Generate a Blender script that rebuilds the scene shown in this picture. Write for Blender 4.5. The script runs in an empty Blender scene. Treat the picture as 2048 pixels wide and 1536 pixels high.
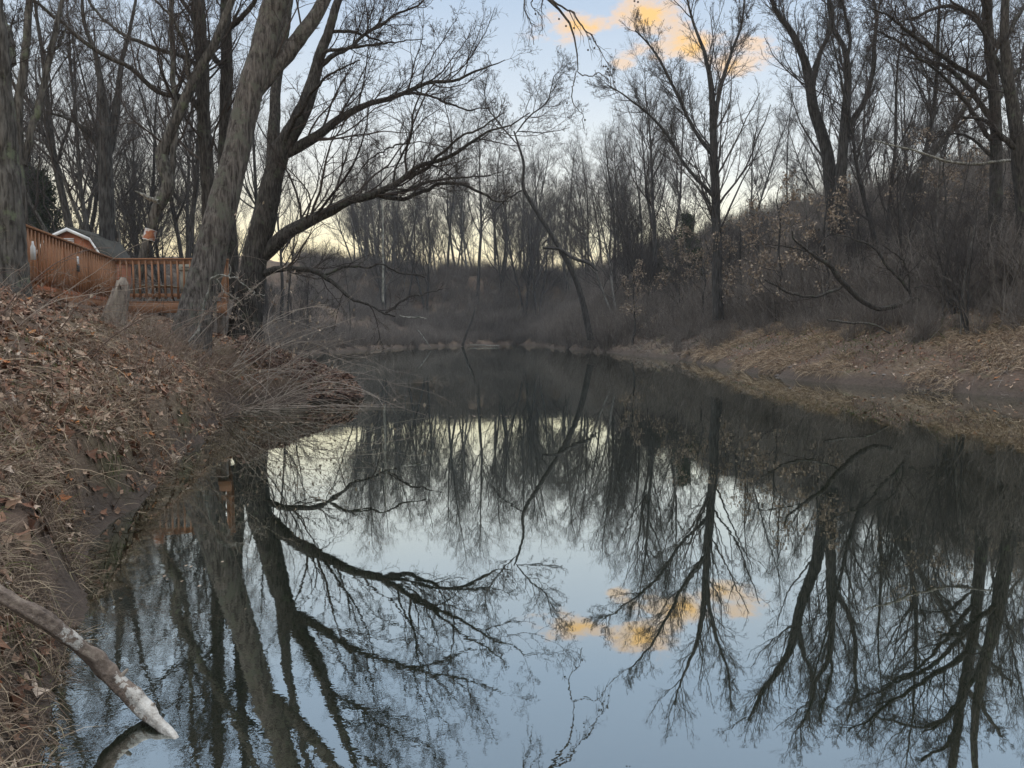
import bpy, math, random
import numpy as np
from mathutils import Vector
R = math.radians
sc = bpy.context.scene
col = sc.collection
# ------------------------------------------------------------------ camera
F, PITCH, H = 1500.0, R(3.8), 1.5
cd = bpy.data.cameras.new('camera'); cam = bpy.data.objects.new('camera', cd); col.objects.link(cam)
cam.location = (0, 0, H); cam.rotation_euler = (R(90) - PITCH, 0, 0)
cd.sensor_width = 36; cd.lens = F / 2048 * 36; cd.clip_start = .05; cd.clip_end = 2000
sc.camera = cam
# ------------------------------------------------------------------ sky
w = bpy.data.worlds.new('World'); sc.world = w; w.use_nodes = True
nt = w.node_tree; N = nt.nodes; LK = nt.links
def wn(t, **k):
    n = N.new(t)
    for a, b in k.items(): setattr(n, a, b)
    return n
def math_n(nn, ll, op, a, b=None, c=None, clamp=False):
    m = nn.new('ShaderNodeMath'); m.operation = op; m.use_clamp = clamp
    for i, v in enumerate((a, b, c)):
        if v is None: continue
        if isinstance(v, (int, float)): m.inputs[i].default_value = v
        else: ll.new(v, m.inputs[i])
    return m.outputs[0]
def ramp(nn, ll, fac, stops, interp='LINEAR'):
    r = nn.new('ShaderNodeValToRGB'); r.color_ramp.interpolation = interp
    e = r.color_ramp.elements
    while len(e) > 1: e.remove(e[-1])
    e[0].position = stops[0][0]; e[0].color = (*stops[0][1], 1)
    for p, c in stops[1:]:
        x = e.new(p); x.color = (*c, 1)
    ll.new(fac, r.inputs[0]); return r.outputs[0]
def mixc(nn, ll, f, a, b, mode='MIX'):
    m = nn.new('ShaderNodeMix'); m.data_type = 'RGBA'; m.blend_type = mode
    for i, v in ((0, f), (6, a), (7, b)):
        if isinstance(v, (int, float)): m.inputs[i].default_value = v
        elif isinstance(v, tuple): m.inputs[i].default_value = (*v, 1)
        else: ll.new(v, m.inputs[i])
    return m.outputs[2]
def lin(r, g, b):
    f = lambda c: ((c/255 + .055)/1.055)**2.4 if c > 10 else c/255/12.92
    return (f(r), f(g), f(b))
M = lambda *a, **k: math_n(N, LK, *a, **k)
tc = wn('ShaderNodeTexCoord'); sep = wn('ShaderNodeSeparateXYZ'); LK.new(tc.outputs['Generated'], sep.inputs[0])
X, Y, Z = sep.outputs
sky = wn('ShaderNodeTexSky', sky_type='NISHITA'); sky.sun_disc = False
SUN_EL, SUN_AZ = R(2.0), R(-24)
sky.sun_elevation = SUN_EL; sky.sun_rotation = SUN_AZ; sky.dust_density = 1.5; sky.ozone_density = 3
zc = M('MAXIMUM', Z, 0.0)
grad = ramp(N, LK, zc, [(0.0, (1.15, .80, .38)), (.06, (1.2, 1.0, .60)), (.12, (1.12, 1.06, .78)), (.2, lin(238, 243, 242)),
                        (.3, lin(208, 221, 234)), (.42, lin(176, 197, 222)), (.54, lin(162, 182, 208)), (.66, (1.25, 1.32, 1.4)), (1, (2.0, 1.98, 1.95))])  # overhead stops brightened above the visible sky, an added fill for the ground
# warm glow round the place where the sun has gone down
azs = M('ADD', M('MULTIPLY', X, math.sin(SUN_AZ)), M('MULTIPLY', Y, math.cos(SUN_AZ)))
glow = M('MULTIPLY', M('POWER', M('MAXIMUM', azs, 0.0), 8.0), M('POWER', M('SUBTRACT', 1.0, zc), 9.0))
grad = mixc(N, LK, M('MULTIPLY', glow, .85), grad, (1.0, .74, .30))
# small sunset clouds: a patchy layer seen by direction
mp = wn('ShaderNodeMapping'); mp.inputs['Scale'].default_value = (7, 7, 15); mp.inputs['Location'].default_value = (1.3, .2, .4)
LK.new(tc.outputs['Generated'], mp.inputs[0])
cn = wn('ShaderNodeTexNoise'); cn.inputs['Scale'].default_value = 2.4; cn.inputs['Detail'].default_value = 8; cn.inputs['Roughness'].default_value = .62
LK.new(mp.outputs[0], cn.inputs['Vector'])
def dirn(px, py):
    u, v = (px - 1024)/F, (768 - py)/F
    d = np.array([u, math.cos(PITCH) + v*math.sin(PITCH), -math.sin(PITCH) + v*math.cos(PITCH)])
    return d/np.linalg.norm(d)
blob = None
for (px, py, rx, rz, amp) in ((1285, 42, .036, .024, .86), (1380, 88, .062, .020, .92), (1478, 106, .045, .020, .88), (1135, 52, .05, .015, .66), (1215, 60, .04, .012, .36), (1240, 133, .02, .008, .5), (1090, 72, .03, .012, .4)):
    d = dirn(px, py)
    ex = M('DIVIDE', M('SUBTRACT', X, float(d[0])), rx); ez = M('DIVIDE', M('SUBTRACT', Z, float(d[2])), rz)
    q = M('ADD', M('MULTIPLY', ex, ex), M('MULTIPLY', ez, ez))
    g = M('MULTIPLY', M('POWER', 2.718, M('MULTIPLY', q, -1.0)), amp)
    blob = g if blob is None else M('MAXIMUM', blob, g)
cf = M('MULTIPLY', M('ADD', blob, M('MULTIPLY', M('SUBTRACT', cn.outputs[0], .5), 2.4)), M('GREATER_THAN', Y, 0.0))
mask = ramp(N, LK, cf, [(.24, (0, 0, 0)), (.66, (.62, .62, .62)), (1.15, (1, 1, 1))], 'EASE')
ccol = ramp(N, LK, cf, [(.25, lin(222, 210, 214)), (.5, lin(252, 212, 172)), (.85, lin(255, 208, 138))])
mask = M('MULTIPLY', mask, M('MINIMUM', M('MULTIPLY', blob, 4.0), 1.0))
grad = mixc(N, LK, mask, grad, ccol)
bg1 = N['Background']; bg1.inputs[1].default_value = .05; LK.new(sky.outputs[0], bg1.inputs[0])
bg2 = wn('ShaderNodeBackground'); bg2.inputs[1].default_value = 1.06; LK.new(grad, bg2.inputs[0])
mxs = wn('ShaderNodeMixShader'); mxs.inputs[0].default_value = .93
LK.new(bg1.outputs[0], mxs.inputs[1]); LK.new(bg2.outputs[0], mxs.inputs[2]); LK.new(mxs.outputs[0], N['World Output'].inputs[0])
# ------------------------------------------------------------------ sun (already down behind the woods: very weak and soft)
sl = bpy.data.lights.new('sun', 'SUN'); sl.energy = .5; sl.angle = R(3); sl.color = (1, .85, .66)
so = bpy.data.objects.new('sun', sl); col.objects.link(so)
sd = Vector((math.sin(SUN_AZ)*math.cos(SUN_EL), math.cos(SUN_AZ)*math.cos(SUN_EL), math.sin(SUN_EL)))
so.rotation_euler = sd.to_track_quat('Z', 'Y').to_euler()
sc.view_settings.view_transform = 'Standard'; sc.view_settings.look = 'None'; sc.view_settings.gamma = 1
sc.view_settings.exposure = 0.18
sc.cycles.max_bounces = 5; sc.cycles.diffuse_bounces = 3; sc.cycles.glossy_bounces = 3; sc.cycles.caustics_reflective = False; sc.cycles.caustics_refractive = False

# ================================================================== helpers
def P(px, py, Y):
    u, v = (px - 1024)/F, (768 - py)/F
    t = Y/(math.cos(PITCH) + v*math.sin(PITCH))
    return np.array([u*t, Y, H + t*(-math.sin(PITCH) + v*math.cos(PITCH))])
def wpx(wid, Y): return wid/F*Y/2      # radius in metres of something wid pixels wide at depth Y
def tag(o, label=None, cat=None, group=None, kind=None):
    if label: o['label'] = label
    if cat: o['category'] = cat
    if group: o['group'] = group
    if kind: o['kind'] = kind
    return o
def empty(name, loc=(0, 0, 0), rz=0):
    o = bpy.data.objects.new(name, None); col.objects.link(o); o.location = loc; o.rotation_euler = (0, 0, rz); o.empty_display_size = .3
    return o
def mesh_obj(name, V, Fq, mat, parent=None, smooth=False, link=True, world=False):
    """V (n,3) ; Fq (m,k) array of equal sized faces, or a list of such arrays"""
    V = np.asarray(V, dtype=np.float32)
    if not isinstance(Fq, list): Fq = [Fq]
    Fq = [np.asarray(f, dtype=np.int32) for f in Fq if len(f)]
    me = bpy.data.meshes.new(name)
    me.vertices.add(len(V)); me.vertices.foreach_set('co', V.ravel())
    idx = np.concatenate([f.ravel() for f in Fq]); tot = np.concatenate([np.full(len(f), f.shape[1], np.int32) for f in Fq])
    st = np.concatenate([[0], np.cumsum(tot)[:-1]]).astype(np.int32)
    me.loops.add(len(idx)); me.loops.foreach_set('vertex_index', idx)
    me.polygons.add(len(tot)); me.polygons.foreach_set('loop_start', st); me.polygons.foreach_set('loop_total', tot)
    if smooth: me.polygons.foreach_set('use_smooth', np.ones(len(tot), dtype=bool))
    me.update(calc_edges=True)
    if mat: me.materials.append(mat)
    o = bpy.data.objects.new(name, me)
    if link: col.objects.link(o)
    if parent: o.parent = parent
    return o
def norm(v): return v/np.maximum(np.linalg.norm(v, axis=-1, keepdims=True), 1e-9)
class Tubes:
    def __init__(s): s.b = {}
    def add(s, Pp, Rr, sides=4):
        Pp = np.asarray(Pp, float); Rr = np.asarray(Rr, float)
        if Pp.ndim == 2: Pp = Pp[None]; Rr = Rr[None]
        s.b.setdefault((Pp.shape[1], sides), []).append((Pp, Rr))
    def data(s, off=(0, 0, 0), rough=0):
        Vs, Fs, base = [], [], 0
        for (n, k), lst in s.b.items():
            Pp = np.concatenate([a for a, _ in lst]); Rr = np.concatenate([b for _, b in lst]); m = len(Pp)
            T = norm(np.gradient(Pp, axis=1))
            mean = norm(Pp[:, -1] - Pp[:, 0]); ref = np.where(np.abs(mean[:, 2:3]) > .8, np.array([[1., 0, 0]]), np.array([[0, 0, 1.]]))
            U = norm(np.cross(T, ref[:, None, :])); W = np.cross(T, U)
            a = np.arange(k)*2*np.pi/k
            Rn = Rr[:, :, None]*np.ones(k)
            if k >= 12:
                zz = np.cumsum(np.concatenate([np.zeros((m, 1)), np.linalg.norm(np.diff(Pp, axis=1), axis=2)], 1), 1)[:, :, None]; u_ = np.cos(a)*1.6 + 9; v_ = np.sin(a)*1.6
                Rn = Rn*(1 + .26*fbm(u_ + zz*.55, v_ + zz*1.3, 5) + .2*np.sin(a*5 + zz*.6)*np.exp(-zz*.8))
            V = Pp[:, :, None, :] + Rn[..., None]*(np.cos(a)[None, None, :, None]*U[:, :, None, :] + np.sin(a)[None, None, :, None]*W[:, :, None, :])
            idx = np.arange(m*n*k).reshape(m, n, k) + base
            a0 = idx[:, :-1]; b0 = idx[:, 1:]
            f = np.stack([a0, np.roll(a0, -1, 2), np.roll(b0, -1, 2), b0], -1).reshape(-1, 4)
            Vs.append(V.reshape(-1, 3)); Fs.append(f); base += m*n*k
        return np.concatenate(Vs) - np.array(off), np.concatenate(Fs)
    def build(s, name, mat, parent=None, smooth=True, link=True):
        off = parent.location if parent else (0, 0, 0)
        V, f = s.data(tuple(off))
        return mesh_obj(name, V, f, mat, parent, smooth, link)
def grow(rng, Pp, Rr, k, t0, t1, lr, ang, trop, wig, n, rr, rmin, taper=.55, tip=.3, trand=.35, minlen=0):
    m, nn, _ = Pp.shape
    L = np.linalg.norm(np.diff(Pp, axis=1), axis=2).sum(1)
    t = rng.uniform(t0, t1, (m, k)); x = t*(nn - 1); i = np.minimum(x.astype(int), nn - 2); f = (x - i)[..., None]
    mi = np.arange(m)[:, None]
    base = Pp[mi, i]*(1 - f) + Pp[mi, i + 1]*f
    r0 = Rr[mi, i]*(1 - f[..., 0]) + Rr[mi, i + 1]*f[..., 0]
    T = norm(Pp[mi, i + 1] - Pp[mi, i])
    q = norm(np.cross(T, rng.normal(size=T.shape)))
    a = ang*rng.uniform(.65, 1.3, (m, k))[..., None]
    d = norm(T*np.cos(a) + q*np.sin(a))
    ln = np.maximum(L[:, None]*lr*(1 - taper*t)*rng.uniform(1 - trand, 1 + trand, (m, k)), minlen)
    base = base.reshape(-1, 3); d = d.reshape(-1, 3); ln = ln.reshape(-1, 1); r0 = r0.reshape(-1)
    pts = [base]; p = base
    for s_ in range(n - 1):
        d = norm(d + rng.normal(size=d.shape)*wig + np.array([0, 0, trop]))
        p = p + d*ln/(n - 1); pts.append(p)
    Q = np.stack(pts, 1)
    rb = np.minimum(r0*rr, .0115*ln[:, 0] + .0015)*rng.uniform(.75, 1.15, r0.shape); rb = np.clip(rb, rmin, r0*.9 + rmin*.2)
    Rn = rb[:, None]*np.linspace(1, tip, n)[None]
    return Q, np.maximum(Rn, rmin*.55)
def spline(pts, per=6):
    """Catmull-Rom through rows of any width"""
    A = np.asarray(pts, float); A = np.vstack([2*A[0] - A[1], A, 2*A[-1] - A[-2]]); out = []
    for i in range(1, len(A) - 2):
        for t in np.linspace(0, 1, per, endpoint=False):
            p0, p1, p2, p3 = A[i-1:i+3]
            out.append(.5*((2*p1) + (-p0 + p2)*t + (2*p0 - 5*p1 + 4*p2 - p3)*t*t + (-p0 + 3*p1 - 3*p2 + p3)*t**3))
    out.append(A[-2]); return np.array(out)
def resample(Q, n):
    s = np.concatenate([[0], np.cumsum(np.linalg.norm(np.diff(Q[:, :3], axis=0), axis=1))]); u = np.linspace(0, s[-1], n)
    return np.stack([np.interp(u, s, Q[:, j]) for j in range(Q.shape[1])], 1)
BOXF = np.array([[0, 1, 3, 2], [4, 6, 7, 5], [0, 4, 5, 1], [2, 3, 7, 6], [0, 2, 6, 4], [1, 5, 7, 3]])
class Boxes:
    def __init__(s): s.V = []; s.F = []; s.n = 0
    def bar(s, a, b, wd, ht, up=(0, 0, 1)):
        """box from a to b (centres of its end faces), width wd across, height ht along up"""
        a = np.array(a, float); b = np.array(b, float); t = norm(b - a); u = np.array(up, float)
        sx = norm(np.cross(t, u)); uu = np.cross(sx, t)
        for e in (a, b):
            for p in (-1, 1):
                for q in (-1, 1): s.V.append(e + sx*p*wd/2 + uu*q*ht/2)
        s.F.append(BOXF + s.n); s.n += 8; return s
    def prism(s, poly, dvec):
        n = len(poly); d = np.array(dvec, float)
        s.V += [np.array(p, float) for p in poly] + [np.array(p, float) + d for p in poly]
        s.polys = getattr(s, 'polys', []); b = s.n
        s.polys += [[b + i for i in range(n)][::-1], [b + n + i for i in range(n)]]
        s.F.append(np.array([[b + i, b + (i+1) % n, b + n + (i+1) % n, b + n + i] for i in range(n)])); s.n += 2*n; return s
    def build(s, name, mat, parent=None, bevel=.004):
        off = np.array(tuple(parent.location)) if parent else np.zeros(3)
        fs = [np.concatenate(s.F)] + [np.array([p]) for p in getattr(s, 'polys', [])]
        o = mesh_obj(name, np.array(s.V) - off, fs, mat, parent)
        if bevel:
            m = o.modifiers.new('b', 'BEVEL'); m.width = bevel; m.segments = 1
        return o
# ---- numpy value noise
_rs = np.random.RandomState(5); _tab = _rs.rand(256, 256)
def vnoise(x, y):
    xi = np.floor(x).astype(int); yi = np.floor(y).astype(int); fx = x - xi; fy = y - yi
    fx = fx*fx*(3 - 2*fx); fy = fy*fy*(3 - 2*fy); g = lambda a, b: _tab[a % 256, b % 256]
    return (g(xi, yi)*(1-fx) + g(xi+1, yi)*fx)*(1-fy) + (g(xi, yi+1)*(1-fx) + g(xi+1, yi+1)*fx)*fy
def fbm(x, y, o=4):
    r = 0; a = .5
    for i in range(o): r = r + a*(vnoise(x, y) - .5); x = x*2.03 + 17; y = y*2.03 + 31; a *= .5
    return r
# ================================================================== materials
def mat(name): 
    m = bpy.data.materials.new(name); m.use_nodes = True; return m, m.node_tree.nodes, m.node_tree.links, m.node_tree.nodes['Principled BSDF']
def noise(nn, ll, scale, detail=4, rough=.6, coord='Object', stretch=None, vec=None):
    n = nn.new('ShaderNodeTexNoise'); n.inputs['Scale'].default_value = scale; n.inputs['Detail'].default_value = detail; n.inputs['Roughness'].default_value = rough
    if vec is None:
        t = nn.new('ShaderNodeTexCoord'); vec = t.outputs[coord]
        if stretch:
            mp = nn.new('ShaderNodeMapping'); mp.inputs['Scale'].default_value = stretch; ll.new(vec, mp.inputs[0]); vec = mp.outputs[0]
    ll.new(vec, n.inputs['Vector']); return n.outputs[0]
def bump(nn, ll, h, bs, strength=.5, dist=.02):
    b = nn.new('ShaderNodeBump'); b.inputs['Strength'].default_value = strength; b.inputs['Distance'].default_value = dist
    ll.new(h, b.inputs['Height']); ll.new(b.outputs[0], bs.inputs['Normal'])
def bark(name, c0, c1, lichen=None, scale=9, lich_t=.56, bumpd=.03):
    m, nn, ll, bs = mat(name)
    n = noise(nn, ll, scale, 6, .65, stretch=(1, 1, .28)); c = ramp(nn, ll, n, [(.32, c0), (.68, c1)])
    nf = noise(nn, ll, scale*2.6, 4, .55, stretch=(1, 1, .13)); fis = ramp(nn, ll, nf, [(.40, (.30, .28, .27)), (.52, (1, 1, 1)), (.7, (1.25, 1.22, 1.2))])
    c = mixc(nn, ll, .8, c, fis, 'MULTIPLY')
    if lichen:
        l = noise(nn, ll, 3.4, 7, .7); lm = ramp(nn, ll, l, [(lich_t - .05, (0, 0, 0)), (lich_t + .05, (1, 1, 1))])
        c = mixc(nn, ll, lm, c, lichen)
    ll.new(c, bs.inputs['Base Color']); bs.inputs['Roughness'].default_value = .9; bs.inputs['Specular IOR Level'].default_value = .2
    bump(nn, ll, math_n(nn, ll, 'ADD', n, math_n(nn, ll, 'MULTIPLY', nf, 1.4)), bs, 1, bumpd); return m
def island(name, stops, rough=.85, spec=.2, nscale=None, trans=0):
    m, nn, ll, bs = mat(name)
    g = nn.new('ShaderNodeNewGeometry'); c = ramp(nn, ll, g.outputs['Random Per Island'], stops)
    if nscale:
        n = noise(nn, ll, nscale, 4, .6); c = mixc(nn, ll, .55, c, ramp(nn, ll, n, [(.3, (.35, .3, .28)), (.7, (1.3, 1.25, 1.15))]), 'MULTIPLY')
    ll.new(c, bs.inputs['Base Color']); bs.inputs['Roughness'].default_value = rough; bs.inputs['Specular IOR Level'].default_value = spec
    return m
MT = {}
MT['syc'] = bark('mottled_bark', (.055, .048, .045), (.20, .182, .168), (.125, .127, .105), 10, .56, .05)
MT['dark'] = bark('dark_bark', (.032, .030, .028), (.10, .093, .086), (.085, .10, .07), 12, .62)
MT['grey'] = bark('grey_bark', (.05, .047, .044), (.16, .152, .14), (.14, .16, .11), 9, .6)
MT['wood'] = bark('wood_bark', (.032, .031, .031), (.09, .087, .084), None, 6)
MT['pale2'] = bark('light_grey_bark', (.10, .10, .095), (.24, .235, .22), None, 6)
MT['pale'] = bark('pale_bark', (.22, .22, .20), (.42, .42, .39), (.13, .14, .12), 6, .55)
MT['twig'] = island('twig', [(0, (.036, .030, .028)), (1, (.085, .070, .063))])
MT['ftwig'] = island('far_twig', [(0, (.045, .04, .039)), (1, (.10, .09, .086))])
MT['brush'] = island('brush_twig', [(0, (.085, .074, .066)), (.5, (.16, .14, .127)), (.85, (.25, .225, .205)), (1, (.40, .37, .33))])
MT['bramble'] = island('bramble_cane', [(0, (.13, .085, .07)), (.5, (.22, .17, .14)), (1, (.36, .30, .25))])
MT['palet'] = island('pale_twig', [(0, (.24, .20, .17)), (1, (.40, .35, .30))])
MT['leaf'] = island('fallen_leaf', [(0, (.10, .05, .033)), (.25, (.19, .095, .06)), (.45, (.27, .155, .105)), (.65, (.34, .235, .17)), (.82, (.46, .36, .28)), (.93, (.50, .43, .37)), (.97, (.42, .16, .06)), (1, (.50, .24, .09))], .7, .3, 30)
MT['rleaf'] = island('debris_leaf', [(0, (.07, .04, .033)), (.5, (.14, .08, .062)), (.9, (.24, .15, .11)), (1, (.38, .28, .20))], .6, .35, 30)
MT['tleaf'] = island('tan_leaf', [(0, (.20, .15, .115)), (.6, (.30, .24, .185)), (1, (.40, .33, .25))], .8, .2)
MT['straw'] = island('dry_grass', [(0, (.13, .09, .06)), (.4, (.27, .20, .14)), (.8, (.42, .325, .225)), (1, (.52, .43, .32))], .8, .2)
MT['thatch'] = island('thatch', [(0, (.10, .07, .055)), (.45, (.20, .15, .115)), (.8, (.35, .28, .205)), (.95, (.44, .36, .25)), (1, (.16, .19, .07))], .85, .2)
MT['green'] = island('green_grass', [(0, (.045, .07, .02)), (.6, (.09, .13, .04)), (1, (.18, .19, .08))], .8, .2)
MT['ever'] = island('evergreen', [(0, (.018, .03, .016)), (1, (.05, .065, .035))], .8, .2)
def m_deck(name, base):
    m, nn, ll, bs = mat(name)
    n = noise(nn, ll, 5, 6, .7, stretch=(1, 1, .25)); n2 = noise(nn, ll, 45, 3, .6)
    c = ramp(nn, ll, n, [(.25, tuple(b*.72 for b in base)), (.75, tuple(b*1.2 for b in base))])
    c = mixc(nn, ll, .35, c, ramp(nn, ll, n2, [(.35, (.5, .5, .5)), (.7, (1.15, 1.15, 1.15))]), 'MULTIPLY')
    ll.new(c, bs.inputs['Base Color']); bs.inputs['Roughness'].default_value = .65; bump(nn, ll, n2, bs, .3, .004); return m
MT['deck'] = m_deck('stained_wood', (.30, .145, .072))
MT['deckd'] = m_deck('shed_siding', (.34, .11, .045))
MT['post'] = m_deck('weathered_post', (.17, .14, .115))
def flat(name, c, rough=.6, metal=0, ns=20, amt=.25):
    m, nn, ll, bs = mat(name); n = noise(nn, ll, ns, 4, .6)
    ll.new(ramp(nn, ll, n, [(.3, tuple(v*(1 - amt) for v in c)), (.7, tuple(min(v*(1 + amt), .9) for v in c))]), bs.inputs['Base Color'])
    bs.inputs['Roughness'].default_value = rough; bs.inputs['Metallic'].default_value = metal; return m
MT['white'] = flat('white_paint', (.72, .74, .76), .5, 0, 8, .08)
MT['roof'] = flat('mossy_shingle', (.035, .035, .030), .9, 0, 6, .5)
MT['black'] = flat('black_metal', (.03, .03, .032), .5)
MT['cover'] = flat('grey_cover', (.22, .21, .17), .8, 0, 6, .15)
m, nn, ll, bs = mat('copper_sheet'); n1 = noise(nn, ll, 5, 3, .6)
ll.new(ramp(nn, ll, n1, [(.40, (.55, .53, .52)), (.5, (.34, .12, .06)), (.65, (.42, .19, .10))]), bs.inputs['Base Color']); bs.inputs['Roughness'].default_value = .45; bs.inputs['Metallic'].default_value = .3; MT['copper'] = m
MT['tin'] = flat('tin_sheet', (.62, .62, .63), .35, .5, 8, .2)
MT['stone'] = flat('pale_stone', (.2, .18, .17), .85, 0, 9, .4)
# birch log
m, nn, ll, bs = mat('birch_bark')
n1 = noise(nn, ll, 6, 8, .72); n2 = noise(nn, ll, 16, 5, .6, stretch=(1, .4, 1))
n3 = noise(nn, ll, 70, 4, .7); n2 = math_n(nn, ll, 'ADD', math_n(nn, ll, 'MULTIPLY', n2, .6), math_n(nn, ll, 'MULTIPLY', n3, .4))
cw = ramp(nn, ll, n2, [(.34, (.10, .08, .07)), (.42, (.36, .34, .31)), (.6, (.62, .61, .58))]); cb = ramp(nn, ll, n2, [(.35, (.05, .035, .028)), (.5, (.17, .13, .105)), (.65, (.30, .25, .20))])
tq = nn.new('ShaderNodeTexCoord'); sq = nn.new('ShaderNodeSeparateXYZ'); ll.new(tq.outputs['Object'], sq.inputs[0])
th = math_n(nn, ll, 'ADD', n1, math_n(nn, ll, 'MULTIPLY', math_n(nn, ll, 'SUBTRACT', sq.outputs[0], .40), .55))
ll.new(mixc(nn, ll, ramp(nn, ll, th, [(.49, (0, 0, 0)), (.51, (1, 1, 1))]), cb, cw), bs.inputs['Base Color']); n1 = math_n(nn, ll, 'ADD', th, math_n(nn, ll, 'MULTIPLY', n3, .5))
bs.inputs['Roughness'].default_value = .7; bump(nn, ll, n1, bs, .8, .02); MT['birch'] = m
# snag wood
m, nn, ll, bs = mat('bare_snag_wood')
n1 = noise(nn, ll, 9, 6, .7, stretch=(1, 1, .2)); ll.new(ramp(nn, ll, n1, [(.36, (.07, .055, .05)), (.46, (.19, .16, .135)), (.6, (.31, .27, .225)), (.75, (.40, .36, .30))]), bs.inputs['Base Color'])
bs.inputs['Roughness'].default_value = .85; bump(nn, ll, n1, bs, .9, .03); MT['snag'] = m
# ground
m, nn, ll, bs = mat('forest_floor')
n1 = noise(nn, ll, .35, 8, .68); n2 = noise(nn, ll, 9, 6, .7); n3 = noise(nn, ll, 1.3, 5, .6)
c = ramp(nn, ll, n1, [(.3, (.085, .062, .052)), (.5, (.15, .112, .088)), (.7, (.20, .165, .115))])
c = mixc(nn, ll, ramp(nn, ll, n3, [(.55, (0, 0, 0)), (.68, (.6, .6, .6))]), c, (.10, .11, .055))
c = mixc(nn, ll, .7, c, ramp(nn, ll, n2, [(.3, (.45, .42, .4)), (.7, (1.35, 1.3, 1.25))]), 'MULTIPLY')
g = nn.new('ShaderNodeNewGeometry'); sp = nn.new('ShaderNodeSeparateXYZ'); ll.new(g.outputs['Position'], sp.inputs[0])
wz = math_n(nn, ll, 'ADD', sp.outputs[2], math_n(nn, ll, 'MULTIPLY', math_n(nn, ll, 'SUBTRACT', n3, .5), .5))
mud = mixc(nn, ll, .5, ramp(nn, ll, n2, [(.3, (.05, .04, .034)), (.7, (.13, .10, .085))]), (.09, .072, .06))
c = mixc(nn, ll, ramp(nn, ll, wz, [(.12, (1, 1, 1)), (.42, (0, 0, 0))]), c, mud)
ll.new(c, bs.inputs['Base Color']); bs.inputs['Roughness'].default_value = .92; bs.inputs['Specular IOR Level'].default_value = .25
bump(nn, ll, n2, bs, 1, .06); MT['ground'] = m
# water
m, nn, ll, bs = mat('creek_water')
bs.inputs['Base Color'].default_value = (.010, .016, .010, 1); bs.inputs['Roughness'].default_value = .25; bs.inputs['Specular IOR Level'].default_value = 0
gl = nn.new('ShaderNodeBsdfGlossy'); gl.inputs['Roughness'].default_value = .012; gl.inputs['Color'].default_value = (.93, .96, .93, 1)
lw = nn.new('ShaderNodeLayerWeight'); lw.inputs['Blend'].default_value = .35
fr = ramp(nn, ll, lw.outputs['Facing'], [(.0, (.3, .3, .3)), (.45, (.62, .62, .62)), (1, (.95, .95, .95))])
tcn = nn.new('ShaderNodeTexCoord'); wv = noise(nn, ll, 1.6, 3, .55, vec=tcn.outputs['Object'])
wv2 = noise(nn, ll, 14, 3, .55, vec=tcn.outputs['Object'])
patch = noise(nn, ll, .18, 3, .5, vec=tcn.outputs['Object'])
pm = ramp(nn, ll, patch, [(.42, (.25, .25, .25)), (.62, (1, 1, 1))])
sxy = nn.new('ShaderNodeSeparateXYZ'); ll.new(tcn.outputs['Object'], sxy.inputs[0])
nb = math_n(nn, ll, 'SUBTRACT', 1.0, math_n(nn, ll, 'DIVIDE', math_n(nn, ll, 'ADD', sxy.outputs[1], math_n(nn, ll, 'MULTIPLY', sxy.outputs[0], 1.2)), 4.0), clamp=True)
hgt = math_n(nn, ll, 'ADD', math_n(nn, ll, 'MULTIPLY', wv, .07), math_n(nn, ll, 'MULTIPLY', wv2, math_n(nn, ll, 'ADD', math_n(nn, ll, 'MULTIPLY', pm, .004), math_n(nn, ll, 'MULTIPLY', nb, .045))))
bp = nn.new('ShaderNodeBump'); bp.inputs['Strength'].default_value = 1; bp.inputs['Distance'].default_value = .010; ll.new(hgt, bp.inputs['Height']); ll.new(bp.outputs[0], gl.inputs['Normal'])
ms = nn.new('ShaderNodeMixShader'); ll.new(fr, ms.inputs[0]); ll.new(bs.outputs[0], ms.inputs[1]); ll.new(gl.outputs[0], ms.inputs[2])
ll.new(ms.outputs[0], nn['Material Output'].inputs[0]); MT['water'] = m

# ================================================================== terrain
LS = np.array([(-6, 9), (-.8, 3), (.5, .0), (1.3, -1.0), (2.0, -1.40), (2.9, -1.85), (3.4, -2.1), (4.0, -2.35), (5.4, -3.15), (6.4, -3.3), (8, -3.75), (10, -4.3), (12.3, -4.8), (14, -5.5), (16, -5.6), (16.8, -4.4), (17.6, -3.5), (18.3, -3.7), (19.2, -5.2), (20.5, -7), (24, -9.2), (35, -12.5), (50, -15), (67, -14.5), (79, -12), (95, -8), (104, -3), (109, 0), (400, 0)])
RS = np.array([(-6, 15), (8, 13.6), (12, 13), (17.7, 12.1), (19.3, 11.3), (21.7, 10.5), (24, 9.5), (28, 9.35), (33.8, 9.6), (45, 9.9), (57, 8.6), (71.6, 6.0), (83, 4.3), (95, 4.6), (104, 2.0), (109, 0), (400, 0)])
def shore(y): return np.interp(y, LS[:, 0], LS[:, 1]), np.interp(y, RS[:, 0], RS[:, 1])
def sstep(a, b, x): t = np.clip((x - a)/(b - a), 0, 1); return t*t*(3 - 2*t)
def smin(a, b, k): h = np.clip(.5 + .5*(b - a)/k, 0, 1); return b*(1 - h) + a*h - k*h*(1 - h)
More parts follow.
